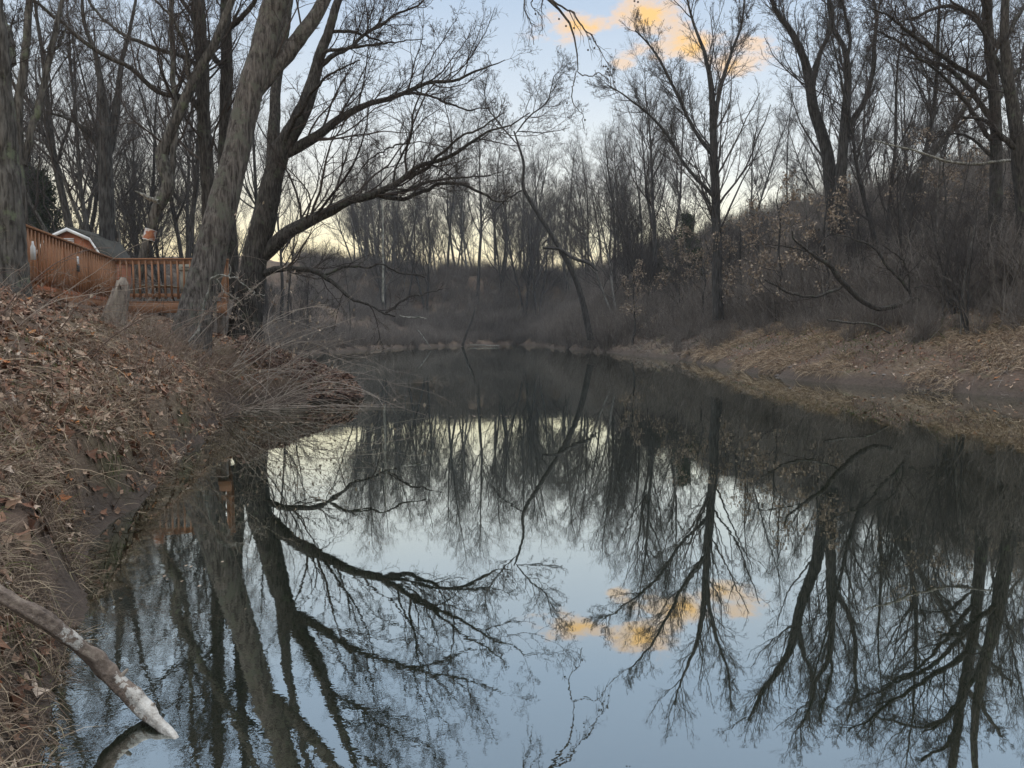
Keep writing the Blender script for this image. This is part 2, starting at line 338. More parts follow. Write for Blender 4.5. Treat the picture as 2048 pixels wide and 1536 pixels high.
def terrain(x, y):
    x = np.asarray(x, float); y = np.asarray(y, float)
    xl, xr = shore(y); wob = fbm(x*.9 + 3, y*.9, 4)*.7*sstep(1.5, 9, y)
    dl = xl - x + wob; dr = x - xr + wob; df = y - 106 + wob
    Rr = np.hypot(x, y); az = x/np.maximum(y, 1)
    tl = np.interp(az, [-.7, -.35, -.15, .1, .2], [.130, .125, .100, .088, .10])
    cap = 1.5 + np.minimum(Rr, 125)*tl - 2.4
    # left bank
    sl_ = np.interp(y, [0, 2, 5, 12, 15.5, 17, 19, 24, 40], [.12, .3, .62, .70, .64, .42, .32, .2, .16])
    near = np.interp(y, [0, 3, 5, 15, 18], [.14, .3, .5, .5, .22])*sstep(0, .3, dl) + sl_*np.maximum(dl, 0)
    near = smin(near, np.interp(y, [0, 3, 6, 9, 14, 17], [.5, 1.2, 2.45, 2.95, 2.85, 2.35]) + 0*x, .5)
    hl = np.maximum(dl - 14, 0)*.26*sstep(26, 60, y)
    zl = smin(near + hl, np.maximum(cap, 2.5), 1.5)
    # right bank
    sr = .2*sstep(0, .3, dr) + np.interp(dr, [0, 5, 9, 14, 24, 60], [0, 1.9, 3.4, 6.2, 8.3, 9.8])*np.interp(y, [10, 20, 36, 48, 80], [.95, 1, 1.08, 1.38, 1.6])
    # far bank
    zf = .3*sstep(0, .6, df) + np.maximum(df, 0)*.62
    zf = smin(zf, np.maximum(cap, 3), 2)
    zl = np.where(dl > 0, zl, -9); zr = np.where(dr > 0, sr, -9); zf = np.where(df > 0, zf, -9)
    z = np.maximum(np.maximum(zl, zr), zf)
    both = (dl > 0)*1. + (dr > 0) + (df > 0)
    z = np.where(both > 1.5, np.maximum(z, zf), z)
    bed = -np.minimum(.9, .45*np.maximum(-np.maximum(np.maximum(dl, dr), df), 0))
    inl = z > -5
    rough = fbm(x*.35, y*.35, 4)*1.3*sstep(2, 14, np.maximum(np.maximum(dl, dr), df)) + fbm(x*1.7, y*1.7, 4)*.22*sstep(0, .6, np.maximum(np.maximum(dl, dr), df)) + fbm(x*6, y*6, 3)*.05
    pad = sstep(0, 1.5, y)
    return np.where(inl, z + rough*pad, bed)
def graded(a, b, c, fine, g):
    """coordinates from a to b, step `fine` near c growing by factor g"""
    out = [c]; s = fine
    while out[-1] < b: out.append(out[-1] + s); s = min(s*g, 3.0)
    lo = [c]; s = fine
    while lo[-1] > a: lo.append(lo[-1] - s); s = min(s*g, 3.0)
    return np.array(lo[:0:-1] + out)
gx = graded(-190, 190, -3.0, .06, 1.012); gy = graded(-12, 260, 3.5, .06, 1.011)
GX, GY = np.meshgrid(gx, gy); GZ = terrain(GX, GY)
nx, ny = len(gx), len(gy); ii = np.arange(nx*ny).reshape(ny, nx)
gf = np.stack([ii[:-1, :-1], ii[:-1, 1:], ii[1:, 1:], ii[1:, :-1]], -1).reshape(-1, 4)
ter = mesh_obj('ground', np.stack([GX, GY, GZ], -1).reshape(-1, 3), gf, MT['ground'], smooth=True)
tag(ter, kind='structure')
o = mesh_obj('water', np.array([(-45, -12, 0), (45, -12, 0), (45, 118, 0), (-45, 118, 0)]), np.array([[0, 1, 2, 3]]), MT['water']); tag(o, kind='structure')
def gz(x, y): return float(terrain(np.array([x]), np.array([y]))[0])

# ================================================================== hero trees (limbs laid out in space, twigs grown on them)
def limb(pts, Y, dY=0.0, per=6, n=None, jit=.0, rng=None):
    """pts (px,py,width px) on the depth Y going to Y+dY at the tip -> path, radii"""
    k = len(pts); rows = []
    for i, (px, py, wd) in enumerate(pts):
        Yi = Y + dY*(i/(k - 1))**1.2; p = P(px, py, Yi); rows.append([*p, wpx(wd, Yi)])
    Q = spline(rows, per); Q = resample(Q, n or max(8, int(len(rows)*4)))
    if rng is not None:
        wob = np.cumsum(rng.normal(size=(len(Q), 3)), 0); wob -= np.linspace(0, 1, len(Q))[:, None]*wob[-1]; Q[:, :3] += wob*jit
    return Q[:, :3], np.maximum(Q[:, 3], .004)
def twigs(rng, tb, Pp, Rr, spec, rmin=.004):
    """spec: list of (k,t0,t1,lr,ang,trop,wig,n)"""
    sides = 5
    for (k, t0, t1, lr, ang, trop, wig, n) in spec:
        Pp, Rr = grow(rng, Pp, Rr, k, t0, t1, lr, ang, trop, wig, n, .55, rmin)
        tb.add(Pp, Rr, sides); sides = 3 if sides == 4 else 4
        if len(Pp) > 3000: sides = 3
    return Pp, Rr
SPEC = [(14, .12, 1, .42, .75, .10, .16, 8), (7, .15, 1, .5, .75, .07, .2, 6), (6, .15, 1, .5, .7, .05, .22, 5), (3, .2, 1, .5, .65, .03, .25, 4)]
SPEC_L = [(13, .15, 1, .36, .75, .10, .18, 7), (7, .15, 1, .5, .75, .05, .2, 5), (5, .15, 1, .5, .7, .05, .22, 4), (2, .15, 1, .6, .7, .05, .22, 4)]
LAST_PATHS = []
def hero(name, label, cat, mt, trunks, limbs, seed, spec=SPEC, tmat=None, rmin=.004, jit=.012, group=None, trunk_twigs=None, base=None):
    rng = np.random.default_rng(seed)
    paths = LAST_PATHS; paths.clear()
    def attach(pts, Y):
        a = pts[0]
        if not paths: return pts, Y
        A = np.concatenate(paths); dz = A[:, 2] - H; zc_ = A[:, 1]*math.cos(PITCH) - dz*math.sin(PITCH)
        u = 1024 + F*A[:, 0]/zc_; v = 768 - F*(A[:, 1]*math.sin(PITCH) + dz*math.cos(PITCH))/zc_
        i = int(np.argmin(np.hypot(u - a[0], v - a[1])))
        return [(float(u[i]), float(v[i]), a[2])] + list(pts[1:]), float(A[i, 1])
    first = trunks[0]; b = base if base is not None else limb(first[0], first[1])[0][0]
    root = empty(name, tuple(b)); tag(root, label, cat, group)
    tt = Tubes(); cr = Tubes()
    for ti, (pts, Y, dY) in enumerate(trunks):
        q, r = limb(pts, Y, dY, n=len(pts)*12, jit=jit*.5, rng=rng)
        paths.append(q); tt.add(q, r, 20 if r[0] > .12 else 10)
        if trunk_twigs: twigs(rng, cr, q[None], r[None], trunk_twigs, rmin)
    tt.build('trunk', MT[mt], root)
    if limbs:
        for li in limbs:
            lt = Tubes(); pts, Y, dY = li[:3]; pts, Y = attach(pts, Y); sp_ = li[3] if len(li) > 3 else spec
            q, r = limb(pts, Y, dY, n=30, jit=jit*1.5, rng=rng); paths.append(q); r = r*np.minimum(1, .6 + np.arange(30)*.15); lt.add(q, r, 14 if r[0] > .08 else 8); lt.build('limb', MT[mt], root)
            if sp_: twigs(rng, cr, q[None], r[None], sp_, rmin)
    if cr.b: cr.build('crown', tmat or MT['twig'], root)
    return root
# 1 the big leaning sycamore in front of the deck
hero('sycamore_tree', 'massive leaning sycamore with mottled lichen bark in front of the deck corner', 'tree', 'syc',
     [([(366, 790, 129.0), (372, 725, 99.8), (384, 670, 79.1), (400, 600, 67.1), (420, 520, 60.2), (446, 420, 55.9), (470, 330, 52.5), (492, 240, 49.0), (520, 130, 46.4), (545, 30, 46.4), (575, -80, 44.7), (600, -220, 39.6), (610, -380, 31.0)], 15.6, 2.0)],
     [([(500, 215, 22), (522, 178, 30), (555, 138, 32), (590, 100, 30), (625, 50, 27), (655, -10, 24), (700, -90, 20), (760, -180, 14)], 16.75, 1.6, SPEC_L),
      ([(600, -200, 30), (760, -330, 26), (900, -330, 20), (1010, -230, 14), (1070, -90, 10), (1095, 0, 7), (1115, 18, 5), (1133, 40, 4.5), (1142, 60, 4), (1150, 95, 3), (1156, 124, 2.6), (1156, 140, 2)], 17.0, .8, [(8, .45, .95, .12, .8, -.16, .2, 7), (4, .1, 1, .5, .6, -.16, .22, 6), (4, .1, 1, .5, .6, -.10, .25, 5)]),
      ([(1156, 124, 2.6), (1150, 160, 2.2), (1143, 195, 2), (1160, 225, 1.4), (1170, 262, 1)], 17.8, .2, [(5, .3, 1, .3, .5, -.2, .2, 5)]),
      ([(1156, 124, 2.6), (1180, 148, 2.2), (1205, 146, 1.8), (1225, 165, 1.5), (1240, 195, 1)], 17.8, .3, [(6, .3, 1, .3, .5, -.2, .2, 5)]),
      ([(1095, 5, 4), (1130, 15, 3.5), (1155, 35, 3), (1178, 60, 2.5), (1195, 90, 2), (1205, 108, 1.4), (1225, 138, 1)], 17.8, .4, [(12, .2, 1, .4, .6, -.2, .2, 6), (4, .2, 1, .5, .6, -.1, .2, 4)]),
      ([(1040, -60, 4), (1050, 10, 2.2), (1062, 60, 1.6), (1068, 90, 1.2)], 17.6, .3, [(8, .3, 1, .4, .5, -.2, .2, 6), (4, .2, 1, .5, .6, -.1, .2, 4)]),
      ([(1095, -20, 5), (1060, 5, 2.2), (1080, 22, 1.6), (1085, 60, 1)], 17.6, .3, [(8, .3, 1, .5, .5, -.2, .2, 6)]),
      ([(590, -150, 26), (540, -230, 20), (450, -300, 14)], 16.8, 1, SPEC_L)], 11, rmin=.0045)
# 2 the dark spreading tree behind it, limbs over the water
S1 = [(24, .1, 1, .42, .8, .12, .17, 8), (8, .12, 1, .5, .75, .08, .2, 6), (6, .15, 1, .5, .7, .05, .24, 5), (3, .2, 1, .5, .65, .03, .28, 4)]
hero('spreading_tree', 'dark spreading tree whose long limbs arch low over the water', 'tree', 'dark',
     [([(488, 690, 68.8), (492, 650, 61.9), (500, 590, 53.3), (512, 500, 48.2), (528, 430, 44.7), (545, 360, 39.6), (566, 290, 36.1)], 20.5, 0),
      ([(560, 300, 34.4), (600, 230, 31.0), (622, 170, 25.8), (640, 110, 20.6), (662, 60, 17.2), (682, 0, 14.6), (700, -70, 12.0), (715, -160, 8.6)], 20.5, 1.0),
      ([(545, 360, 27.5), (548, 250, 22.4), (556, 150, 18.9), (575, 50, 15.5), (590, -60, 12.0), (600, -160, 6.9)], 20.5, 2.0)],
     [([(566, 318, 22.4), (610, 285, 20.6), (655, 258, 16.3), (690, 230, 13.8), (725, 208, 11.2), (770, 195, 9.5), (825, 175, 7.7), (865, 160, 6.9), (905, 158, 6.0), (950, 140, 4.3), (985, 128, 2.6), (1010, 120, 1.7)], 20.5, 1.5, S1),
      ([(790, 188, 6.9), (825, 184, 6.0), (865, 190, 4.3), (905, 203, 3.9), (935, 213, 3.4), (980, 215, 1.7)], 21.2, .6, SPEC_L),
      ([(508, 530, 34.4), (560, 482, 27.5), (610, 450, 24.1), (660, 425, 20.6), (705, 400, 17.2), (745, 392, 13.8), (790, 372, 12.0), (815, 350, 10.3), (845, 330, 8.6), (900, 312, 7.7), (940, 285, 6.0), (975, 262, 4.3), (1020, 248, 3.0), (1060, 225, 1.7)], 20.5, -.8, S1),
      ([(800, 362, 10.3), (850, 340, 7.7), (880, 312, 6.0), (920, 280, 4.7), (960, 262, 3.9), (1010, 225, 2.1)], 20.8, -1, SPEC_L),
      ([(745, 398, 10.3), (800, 396, 8.6), (845, 380, 7.3), (885, 368, 6.9), (930, 374, 6.0), (970, 390, 5.2), (985, 402, 3.4), (1020, 402, 1.7)], 20.8, .5, SPEC_L),
      ([(740, 400, 7.7), (790, 385, 6.0), (850, 362, 5.2), (920, 352, 3.9), (965, 350, 2.6), (1000, 345, 1.7)], 20.8, 2, SPEC_L),
      ([(780, 378, 6.9), (790, 340, 4.3), (805, 305, 3.9), (818, 280, 3.9), (826, 230, 3.4), (838, 190, 3.0), (845, 150, 2.6), (870, 115, 2.1), (900, 60, 1.4), (915, 40, 0.9)], 20.8, -1.5, SPEC_L),
      ([(818, 282, 3.4), (770, 305, 3.0), (735, 325, 2.6), (715, 350, 2.1)], 20.6, -.4, SPEC_L),
      ([(632, 140, 13.8), (665, 115, 9.5), (700, 100, 6.9), (735, 70, 5.6), (790, 30, 4.7), (840, 10, 3.4), (870, -30, 2.1)], 20.8, 1, S1),
      ([(668, 70, 7.7), (720, 70, 5.2), (760, 80, 3.4), (775, 87, 2.1)], 21, .8, SPEC_L),
      ([(640, 130, 10.3), (660, 105, 7.7), (700, 95, 6.0), (750, 88, 4.3), (800, 85, 2.6), (850, 78, 1.7)], 21, -1.2, SPEC_L),
      ([(682, 10, 10.3), (720, -20, 8.6), (770, -60, 6.9), (830, -90, 4.3)], 21, 1, S1),
      ([(500, 560, 18.9), (540, 540, 14.6), (590, 541, 12.0), (632, 548, 10.3), (665, 570, 8.6), (700, 598, 7.3), (735, 615, 5.2), (765, 628, 3.9), (790, 633, 2.6)], 20.5, -1.4, SPEC_L),
      ([(770, 622, 4.3), (795, 608, 4.3), (818, 593, 3.9), (850, 584, 3.0), (885, 578, 1.7)], 19.4, .3, [(8, .2, 1, .25, .8, .02, .25, 5), (3, .2, 1, .5, .7, 0, .25, 4)]),
      ([(655, 530, 6.0), (690, 535, 5.2), (725, 540, 4.3), (760, 530, 3.4), (800, 545, 3.4), (850, 555, 2.6)], 19.8, .5, [(8, .2, 1, .25, .8, .02, .25, 5), (3, .2, 1, .5, .7, 0, .25, 4)]),
      ([(566, 300, 12.0), (590, 240, 8.6), (620, 190, 6.0), (660, 150, 4.3), (720, 120, 2.6)], 20.5, -2, SPEC_L)],
     23, tmat=MT['twig'], rmin=.0045, base=P(492, 650, 20.5))
# 3,4 straight double trunks
TT = [(30, .3, 1, .24, .9, .12, .14, 8), (6, .15, 1, .5, .75, .08, .2, 6), (5, .15, 1, .5, .7, .05, .22, 5), (3, .2, 1, .5, .65, .03, .25, 4)]
hero('straight_tree', 'straight grey tree, left one of the close pair rising behind the leaning sycamore', 'tree', 'dark',
     [([(425, 590, 30), (424, 500, 28), (420, 400, 27), (415, 300, 26), (410, 200, 25), (405, 100, 24), (400, 0, 23), (392, -120, 19), (385, -300, 12)], 22, 0)],
     [([(412, 250, 13), (380, 195, 11), (350, 190, 10), (310, 175, 10), (265, 135, 9), (220, 110, 9), (165, 75, 8), (120, 40, 7), (75, 5, 6), (30, -30, 4)], 22, -2, SPEC_L),
      ([(408, 140, 12), (375, 118, 9), (320, 100, 8), (270, 80, 7), (220, 40, 6), (180, 0, 5), (150, -40, 3)], 22, 1, SPEC_L)], 31, trunk_twigs=TT)
hero('straight_tree', 'straight grey tree, right one of the close pair rising behind the leaning sycamore', 'tree', 'dark',
     [([(462, 600, 30), (458, 480, 28), (452, 380, 26), (450, 280, 24), (452, 180, 23), (450, 80, 21), (450, -20, 20), (455, -150, 15), (460, -320, 9)], 22.8, 0)],
     [([(452, 150, 12), (430, 105, 11), (400, 55, 9), (370, 10, 8), (340, -50, 6)], 22.8, 1, SPEC_L),
      ([(452, 60, 12), (500, 20, 9), (540, -40, 7), (600, -80, 4)], 22.8, -1, SPEC_L)], 32, trunk_twigs=TT)
# 5 crooked tree that wears the tin sleeve
hero('crooked_tree', 'crooked grey tree wearing a copper coloured sleeve behind the deck railing', 'tree', 'grey',
     [([(270, 590, 19), (284, 520, 17), (299, 475, 17), (312, 430, 20), (330, 398, 24), (344, 372, 24), (333, 338, 25), (328, 310, 24), (345, 265, 22), (362, 225, 20), (385, 165, 18), (415, 110, 16), (445, 50, 14), (470, -20, 12), (490, -110, 8)], 20.6, .6)],
     [([(338, 385, 13), (350, 330, 12), (356, 250, 12), (352, 170, 11), (348, 90, 10), (350, 0, 9), (352, -100, 6)], 20.7, 1, S1),
      ([(385, 170, 10), (370, 90, 8), (350, 50, 6), (310, 0, 4)], 20.8, -1, SPEC_L)], 33)
TP = LAST_PATHS[0].copy()
o = empty('sleeve_band', tuple(P(303, 470, 20.6))); tag(o, 'copper coloured sheet sleeve with tin edge wrapped round the crooked trunk', 'tree sleeve')
q = np.array([[np.interp(P(300, v_, 20.6)[2], TP[:40, 2], TP[:40, 0]), np.interp(P(300, v_, 20.6)[2], TP[:40, 2], TP[:40, 1]), P(300, v_, 20.6)[2]] for v_ in (480, 459)]); t = Tubes(); t.add(np.linspace(q[0], q[1], 6), np.full(6, .155), 11); s_ = t.build('sheet', MT['copper'], o)
for e in (0, 1):
    t = Tubes(); d = (q[1]-q[0]); p0 = q[0] + d*(e*.97); t.add(np.linspace(p0, p0 + d*.06, 3), np.full(3, .160), 11); t.build('rim', MT['tin'], o)
hero('broken_branch', 'pale broken branch stub jutting left from the crooked tree', 'branch', 'pale',
     [([(318, 405, 9), (300, 398, 8), (285, 388, 5), (270, 382, 2)], 20.3, -.2)], [], 34)
# 6 left edge trees
hero('edge_tree', 'thick grey tree cut by the left edge of the photo, rooted in the leaf bank', 'tree', 'grey',
     [([(20, 660, 84), (18, 560, 68), (16, 480, 60), (14, 400, 56), (10, 300, 54), (5, 200, 50), (-4, 100, 44), (-14, 0, 40), (-25, -120, 34), (-35, -300, 22)], 11.2, 0)],
     [([(2, 210, 24), (12, 130, 22), (20, 90, 20), (4, 40, 16), (-20, -30, 12)], 11.2, .5, SPEC_L)], 41)
hero('slim_tree', 'slim tree close beside the thick left edge trunk, forking low', 'tree', 'grey',
     [([(44, 620, 24), (44, 480, 20), (45, 400, 19), (40, 300, 18), (42, 200, 17), (52, 120, 15), (60, 50, 14), (66, -20, 12), (75, -150, 8)], 14.5, 0),
      ([(44, 330, 15), (62, 250, 14), (80, 180, 13), (92, 120, 12), (108, 60, 10), (122, 0, 8), (140, -90, 5)], 14.5, .6)],
     [([(92, 130, 6), (110, 90, 5), (130, 50, 3)], 14.8, .5, SPEC_L)], 42, trunk_twigs=[(14, .4, 1, .16, .8, .12, .17, 7), (5, .15, 1, .5, .75, .08, .2, 5), (4, .15, 1, .5, .7, .05, .22, 4)])
hero('forked_tree', 'stout double trunk tree forking high behind the shed roof', 'tree', 'wood',
     [([(215, 560, 30), (214, 480, 28), (214, 400, 27), (214, 320, 26), (212, 250, 24), (208, 200, 14), (200, 150, 11), (190, 100, 9), (170, 50, 7), (160, -40, 4)], 34, 0),
      ([(214, 300, 20), (232, 220, 15), (240, 170, 11), (245, 120, 9), (262, 60, 7), (275, -20, 4)], 34, 1),
      ([(213, 330, 12), (190, 285, 9), (160, 250, 8), (130, 235, 6), (100, 225, 4)], 34, -1)],
     [], 43, trunk_twigs=[(30, .3, 1, .25, .8, .12, .14, 7), (7, .15, 1, .5, .75, .08, .2, 6), (5, .15, 1, .5, .7, .05, .22, 4)], rmin=.007)
# centre far leaning tree
hero('leaning_tree', 'thin leaning tree over the far bend, dead limb on its side', 'tree', 'wood',
     [([(1182, 680, 13), (1165, 600, 11.5), (1148, 550, 10.5), (1125, 505, 9.5), (1098, 460, 8.5), (1068, 415, 8), (1046, 375, 6.5), (1046, 330, 5.5), (1036, 290, 4), (1028, 262, 3)], 62, -2)],
     [([(1030, 270, 3), (1060, 235, 3), (1095, 205, 2.4), (1110, 150, 1.6), (1140, 150, 1)], 60, 0, S1),
      ([(1036, 290, 3), (1000, 250, 2.6), (970, 200, 2), (975, 150, 1.2)], 60, 0, S1),
      ([(1040, 270, 2.4), (1090, 262, 2), (1130, 258, 1.2)], 60, 0, SPEC_L),
      ([(1046, 380, 3), (1010, 400, 2.5), (985, 430, 2)], 60, 0, SPEC_L),
      ([(1050, 498, 2), (1085, 493, 4), (1120, 497, 6), (1150, 517, 7), (1178, 527, 6), (1195, 542, 3)], 60, 0, None)], 51, rmin=.009, tmat=MT['ftwig'])
# right side
RT = [(40, .25, 1, .30, .6, .10, .12, 8), (8, .12, 1, .5, .6, .08, .18, 6), (5, .15, 1, .5, .6, .05, .22, 5), (3, .2, 1, .5, .6, .03, .25, 4)]
hero('tall_tree', 'tall grey tree left of centre on the right bank, fine crown against the orange cloud', 'tree', 'wood',
     [([(1436, 640, 20), (1434, 560, 19), (1434, 480, 18), (1432, 400, 17), (1430, 330, 16), (1428, 260, 14), (1424, 180, 11), (1410, 110, 7), (1388, 50, 5), (1370, -20, 3)], 46, 0),
      ([(1428, 250, 9), (1440, 180, 8), (1460, 110, 6), (1482, 50, 4), (1490, -20, 2.5)], 46, 1),
      ([(1434, 320, 9), (1390, 260, 7), (1355, 190, 6), (1325, 130, 5), (1300, 90, 3.5), (1270, 60, 2)], 46, -1),
      ([(1434, 400, 8), (1370, 330, 6), (1335, 270, 6), (1300, 230, 4.5), (1250, 190, 3), (1215, 170, 2)], 46, 1)],
     [], 61, trunk_twigs=RT, rmin=.008, tmat=MT['ftwig'])
hero('tall_tree', 'tall dark tree with forking top right of the orange cloud, on the hill crest', 'tree', 'wood',
     [([(1672, 470, 30), (1668, 420, 27), (1660, 350, 25), (1650, 290, 22), (1628, 220, 20), (1618, 160, 18), (1605, 110, 14), (1580, 60, 11), (1552, 20, 8), (1530, -40, 5)], 40, 0),
      ([(1622, 180, 12), (1640, 110, 9), (1660, 60, 7), (1655, 0, 5), (1660, -60, 3)], 40, 1)],
     [], 62, trunk_twigs=RT, rmin=.008, tmat=MT['ftwig'])
hero('tall_tree', 'tall tree with a curved double stem just right of the hill crest tree', 'tree', 'wood',
     [([(1678, 460, 24), (1680, 380, 22), (1684, 300, 19), (1690, 230, 17), (1694, 160, 14), (1690, 100, 10), (1668, 60, 8), (1662, 10, 6), (1640, -50, 4)], 38, 0),
      ([(1684, 300, 14), (1700, 250, 13), (1730, 200, 10), (1746, 140, 9), (1748, 80, 8), (1752, 30, 6), (1740, -40, 4)], 38, .7),
      ([(1690, 130, 8), (1700, 80, 6), (1690, 30, 5), (1680, -20, 3)], 38, -1)],
     [], 63, trunk_twigs=RT, rmin=.008, tmat=MT['ftwig'])
hero('slanting_tree', 'dark tree slanting up to the right across the bright gap on the hill', 'tree', 'dark',
     [([(1815, 420, 17), (1826, 370, 16), (1850, 330, 14), (1885, 280, 12), (1925, 225, 10), (1955, 170, 8), (1985, 120, 6), (2010, 60, 4)], 36, 0),
      ([(1885, 282, 8), (1930, 240, 6), (1975, 195, 5), (2020, 160, 3)], 36, 1)],
     [], 64, trunk_twigs=[(12, .3, 1, .25, .7, .06, .14, 7), (5, .12, 1, .5, .7, .08, .18, 5), (4, .15, 1, .5, .6, .05, .22, 4)], rmin=.007)
B1 = [(26, .08, 1, .36, .7, .03, .16, 8), (7, .12, 1, .5, .7, .0, .2, 6), (5, .15, 1, .5, .7, .0, .24, 5), (3, .2, 1, .5, .65, .0, .28, 4)]
hero('edge_tree', 'big dark tree near the right edge, boughs sweeping down to the left', 'tree', 'dark',
     [([(1990, 660, 30), (1988, 560, 26), (1990, 450, 24), (1994, 350, 22), (1992, 250, 21), (1985, 150, 20), (1975, 60, 18), (1970, -40, 16), (1965, -200, 10)], 26, 0)],
     [([(1990, 180, 13), (1950, 150, 11), (1910, 128, 9), (1860, 95, 8), (1820, 60, 7), (1780, 30, 4), (1740, 15, 2)], 26, -2, B1),
      ([(1990, 250, 13), (1940, 175, 9), (1890, 130, 8), (1840, 120, 6), (1790, 80, 4), (1750, 60, 2)], 26, 1, B1),
      ([(1992, 290, 10), (1940, 215, 8), (1900, 165, 6), (1850, 125, 4), (1800, 110, 2)], 26, -1, B1),
      ([(1978, 70, 12), (1940, 20, 9), (1890, 10, 7), (1830, 30, 5), (1800, 45, 3)], 26, -1.5, B1),
      ([(1980, 100, 12), (2030, 40, 9), (2070, -20, 6)], 26, 1, B1),
      ([(1990, 220, 12), (2030, 150, 9), (2080, 100, 5)], 26, 1.5, B1),
      ([(1992, 320, 8), (1960, 290, 6), (1920, 270, 4.5), (1870, 275, 2)], 26, 0, B1),
      ([(1975, 60, 10), (1950, -20, 8), (1900, -60, 5)], 26, -1, B1)], 65, tmat=MT['twig'], rmin=.006)
hero('edge_tree', 'dark tree cut by the right edge, leaning in above the bank', 'tree', 'dark',
     [([(2052, 640, 34), (2050, 540, 28), (2046, 420, 26), (2040, 320, 26), (2030, 230, 24), (2015, 150, 20), (2010, 60, 16), (2020, -60, 12), (2040, -220, 7), (2050, -380, 3)], 24, 0)],
     [([(2040, 300, 13), (1990, 255, 9), (1950, 235, 6), (1910, 230, 3)], 24, -1, B1),
      ([(2030, 230, 13), (2000, 130, 9), (1960, 50, 7), (1900, 0, 4)], 24, 1, B1)], 66, rmin=.006)
hero('hanging_limb', 'pale bare limb stretching left across the gap on the right hill', 'branch', 'pale',
     [([(2040, 318, 6.8), (1990, 322, 6.0), (1950, 325, 6.0), (1900, 322, 5.2), (1860, 312, 4.5), (1820, 300, 3.8), (1780, 290, 3.0), (1745, 280, 1.9)], 25, -.5)], [], 67,
     trunk_twigs=[(10, .2, 1, .2, .8, .0, .2, 6), (4, .2, 1, .5, .7, 0, .22, 4)])
S2 = [(12, .15, 1, .28, .8, .08, .2, 6), (5, .2, 1, .5, .7, .03, .22, 5), (3, .2, 1, .5, .7, .03, .22, 4)]
hero('fallen_tree', 'dark fallen tree lying along the right bank, crown pointing left', 'fallen tree', 'dark',
     [([(1910, 650, 14.4), (1870, 625, 15.8), (1830, 600, 14.4), (1790, 610, 10.1), (1755, 612, 9.4), (1720, 595, 10.1), (1695, 570, 10.8), (1672, 545, 9.4), (1655, 525, 8.6), (1632, 515, 6.5), (1610, 495, 5.0), (1592, 482, 3.6), (1584, 462, 2.2)], 26, -1.5)],
     [([(1830, 590, 6.5), (1800, 560, 5.8), (1765, 515, 5.0), (1740, 490, 4.3), (1700, 475, 2.9), (1665, 468, 2.2)], 25.5, 0, S2),
      ([(1828, 585, 3.6), (1815, 545, 2.9), (1805, 520, 2.9), (1780, 500, 2.2), (1765, 490, 1.4)], 25.5, 0, S2),
      ([(1692, 572, 6.5), (1665, 585, 5.8), (1630, 594, 5.0), (1590, 592, 5.0), (1560, 578, 4.3), (1530, 560, 2.9)], 25, -.6, S2),
      ([(1660, 530, 2.9), (1600, 505, 2.5), (1560, 495, 2.2), (1530, 488, 1.4)], 25, 0, S2),
      ([(1860, 600, 5.0), (1920, 595, 3.6), (1970, 580, 2.9), (2020, 560, 2.2)], 26, .5, S2),
      ([(1920, 640, 6.5), (1900, 590, 3.6), (1860, 570, 2.9), (1830, 575, 2.2)], 26, -.5, S2)], 68)
hero('fallen_branch', 'thin fallen branch with pale tip in the grass below the fallen tree', 'branch', 'grey',
     [([(1780, 668, 4), (1745, 650, 4), (1710, 648, 4), (1690, 645, 5), (1655, 640, 4)], 24.5, -.4)], [], 69, trunk_twigs=[(6, .2, 1, .25, .8, .05, .2, 4)])
hero('dead_pole', 'dark dead pole leaning out of the water at the far bend', 'branch', 'dark',
     [([(925, 692, 5), (935, 660, 4.5), (944, 640, 4), (950, 618, 2.5)], 92, 0)], [], 70)
hero('floating_branch', 'pale floating branch lying flat on the water at the far bend', 'branch', 'pale',
     [([(938, 689.5, 1.8), (955, 690, 1.8), (975, 691, 2), (998, 691.5, 1.4)], 92, -3)], [], 71, jit=0)
hero('drift_branch', 'bleached drift branch slanting into the water at left far bank', 'branch', 'pale',
     [([(835, 660, 2.4), (843, 670, 2.2), (852, 682, 2), (862, 696, 1.6)], 74, 0)], [], 72)
hero('dead_limb', 'dead pale snapped limb hanging over the water at centre left', 'branch', 'pale',
     [([(800, 631, 2.6), (830, 634, 2.8), (853, 637, 2)], 19.6, 0)], [], 73)
hero('pale_sapling', 'thin white barked sapling standing before the far left woods', 'tree', 'pale',
     [([(766, 605, 5), (766, 560, 4.6), (765, 520, 4.2), (766, 480, 4), (765, 430, 3), (764, 380, 2)], 58, 0)], [], 74, trunk_twigs=[(14, .3, 1, .2, .7, .1, .15, 6), (4, .15, 1, .5, .7, .05, .2, 4)], rmin=.009)
hero('pale_sapling', 'pale crooked sapling rising from the trunk base beside the leaning sycamore', 'tree', 'pale',
     [([(378, 684, 4), (398, 660, 5), (402, 630, 5), (410, 600, 5), (420, 570, 5), (428, 556, 4.5), (445, 551, 4), (458, 553, 3), (462, 540, 2.4), (458, 528, 1.6)], 14.6, -.2)],
     [([(458, 552, 3), (480, 565, 2.6), (500, 576, 2), (530, 590, 1.4)], 14.4, 0, S2), ([(425, 560, 2.5), (450, 580, 2), (475, 600, 1.5)], 14.4, 0, S2)], 75, tmat=MT['palet'])

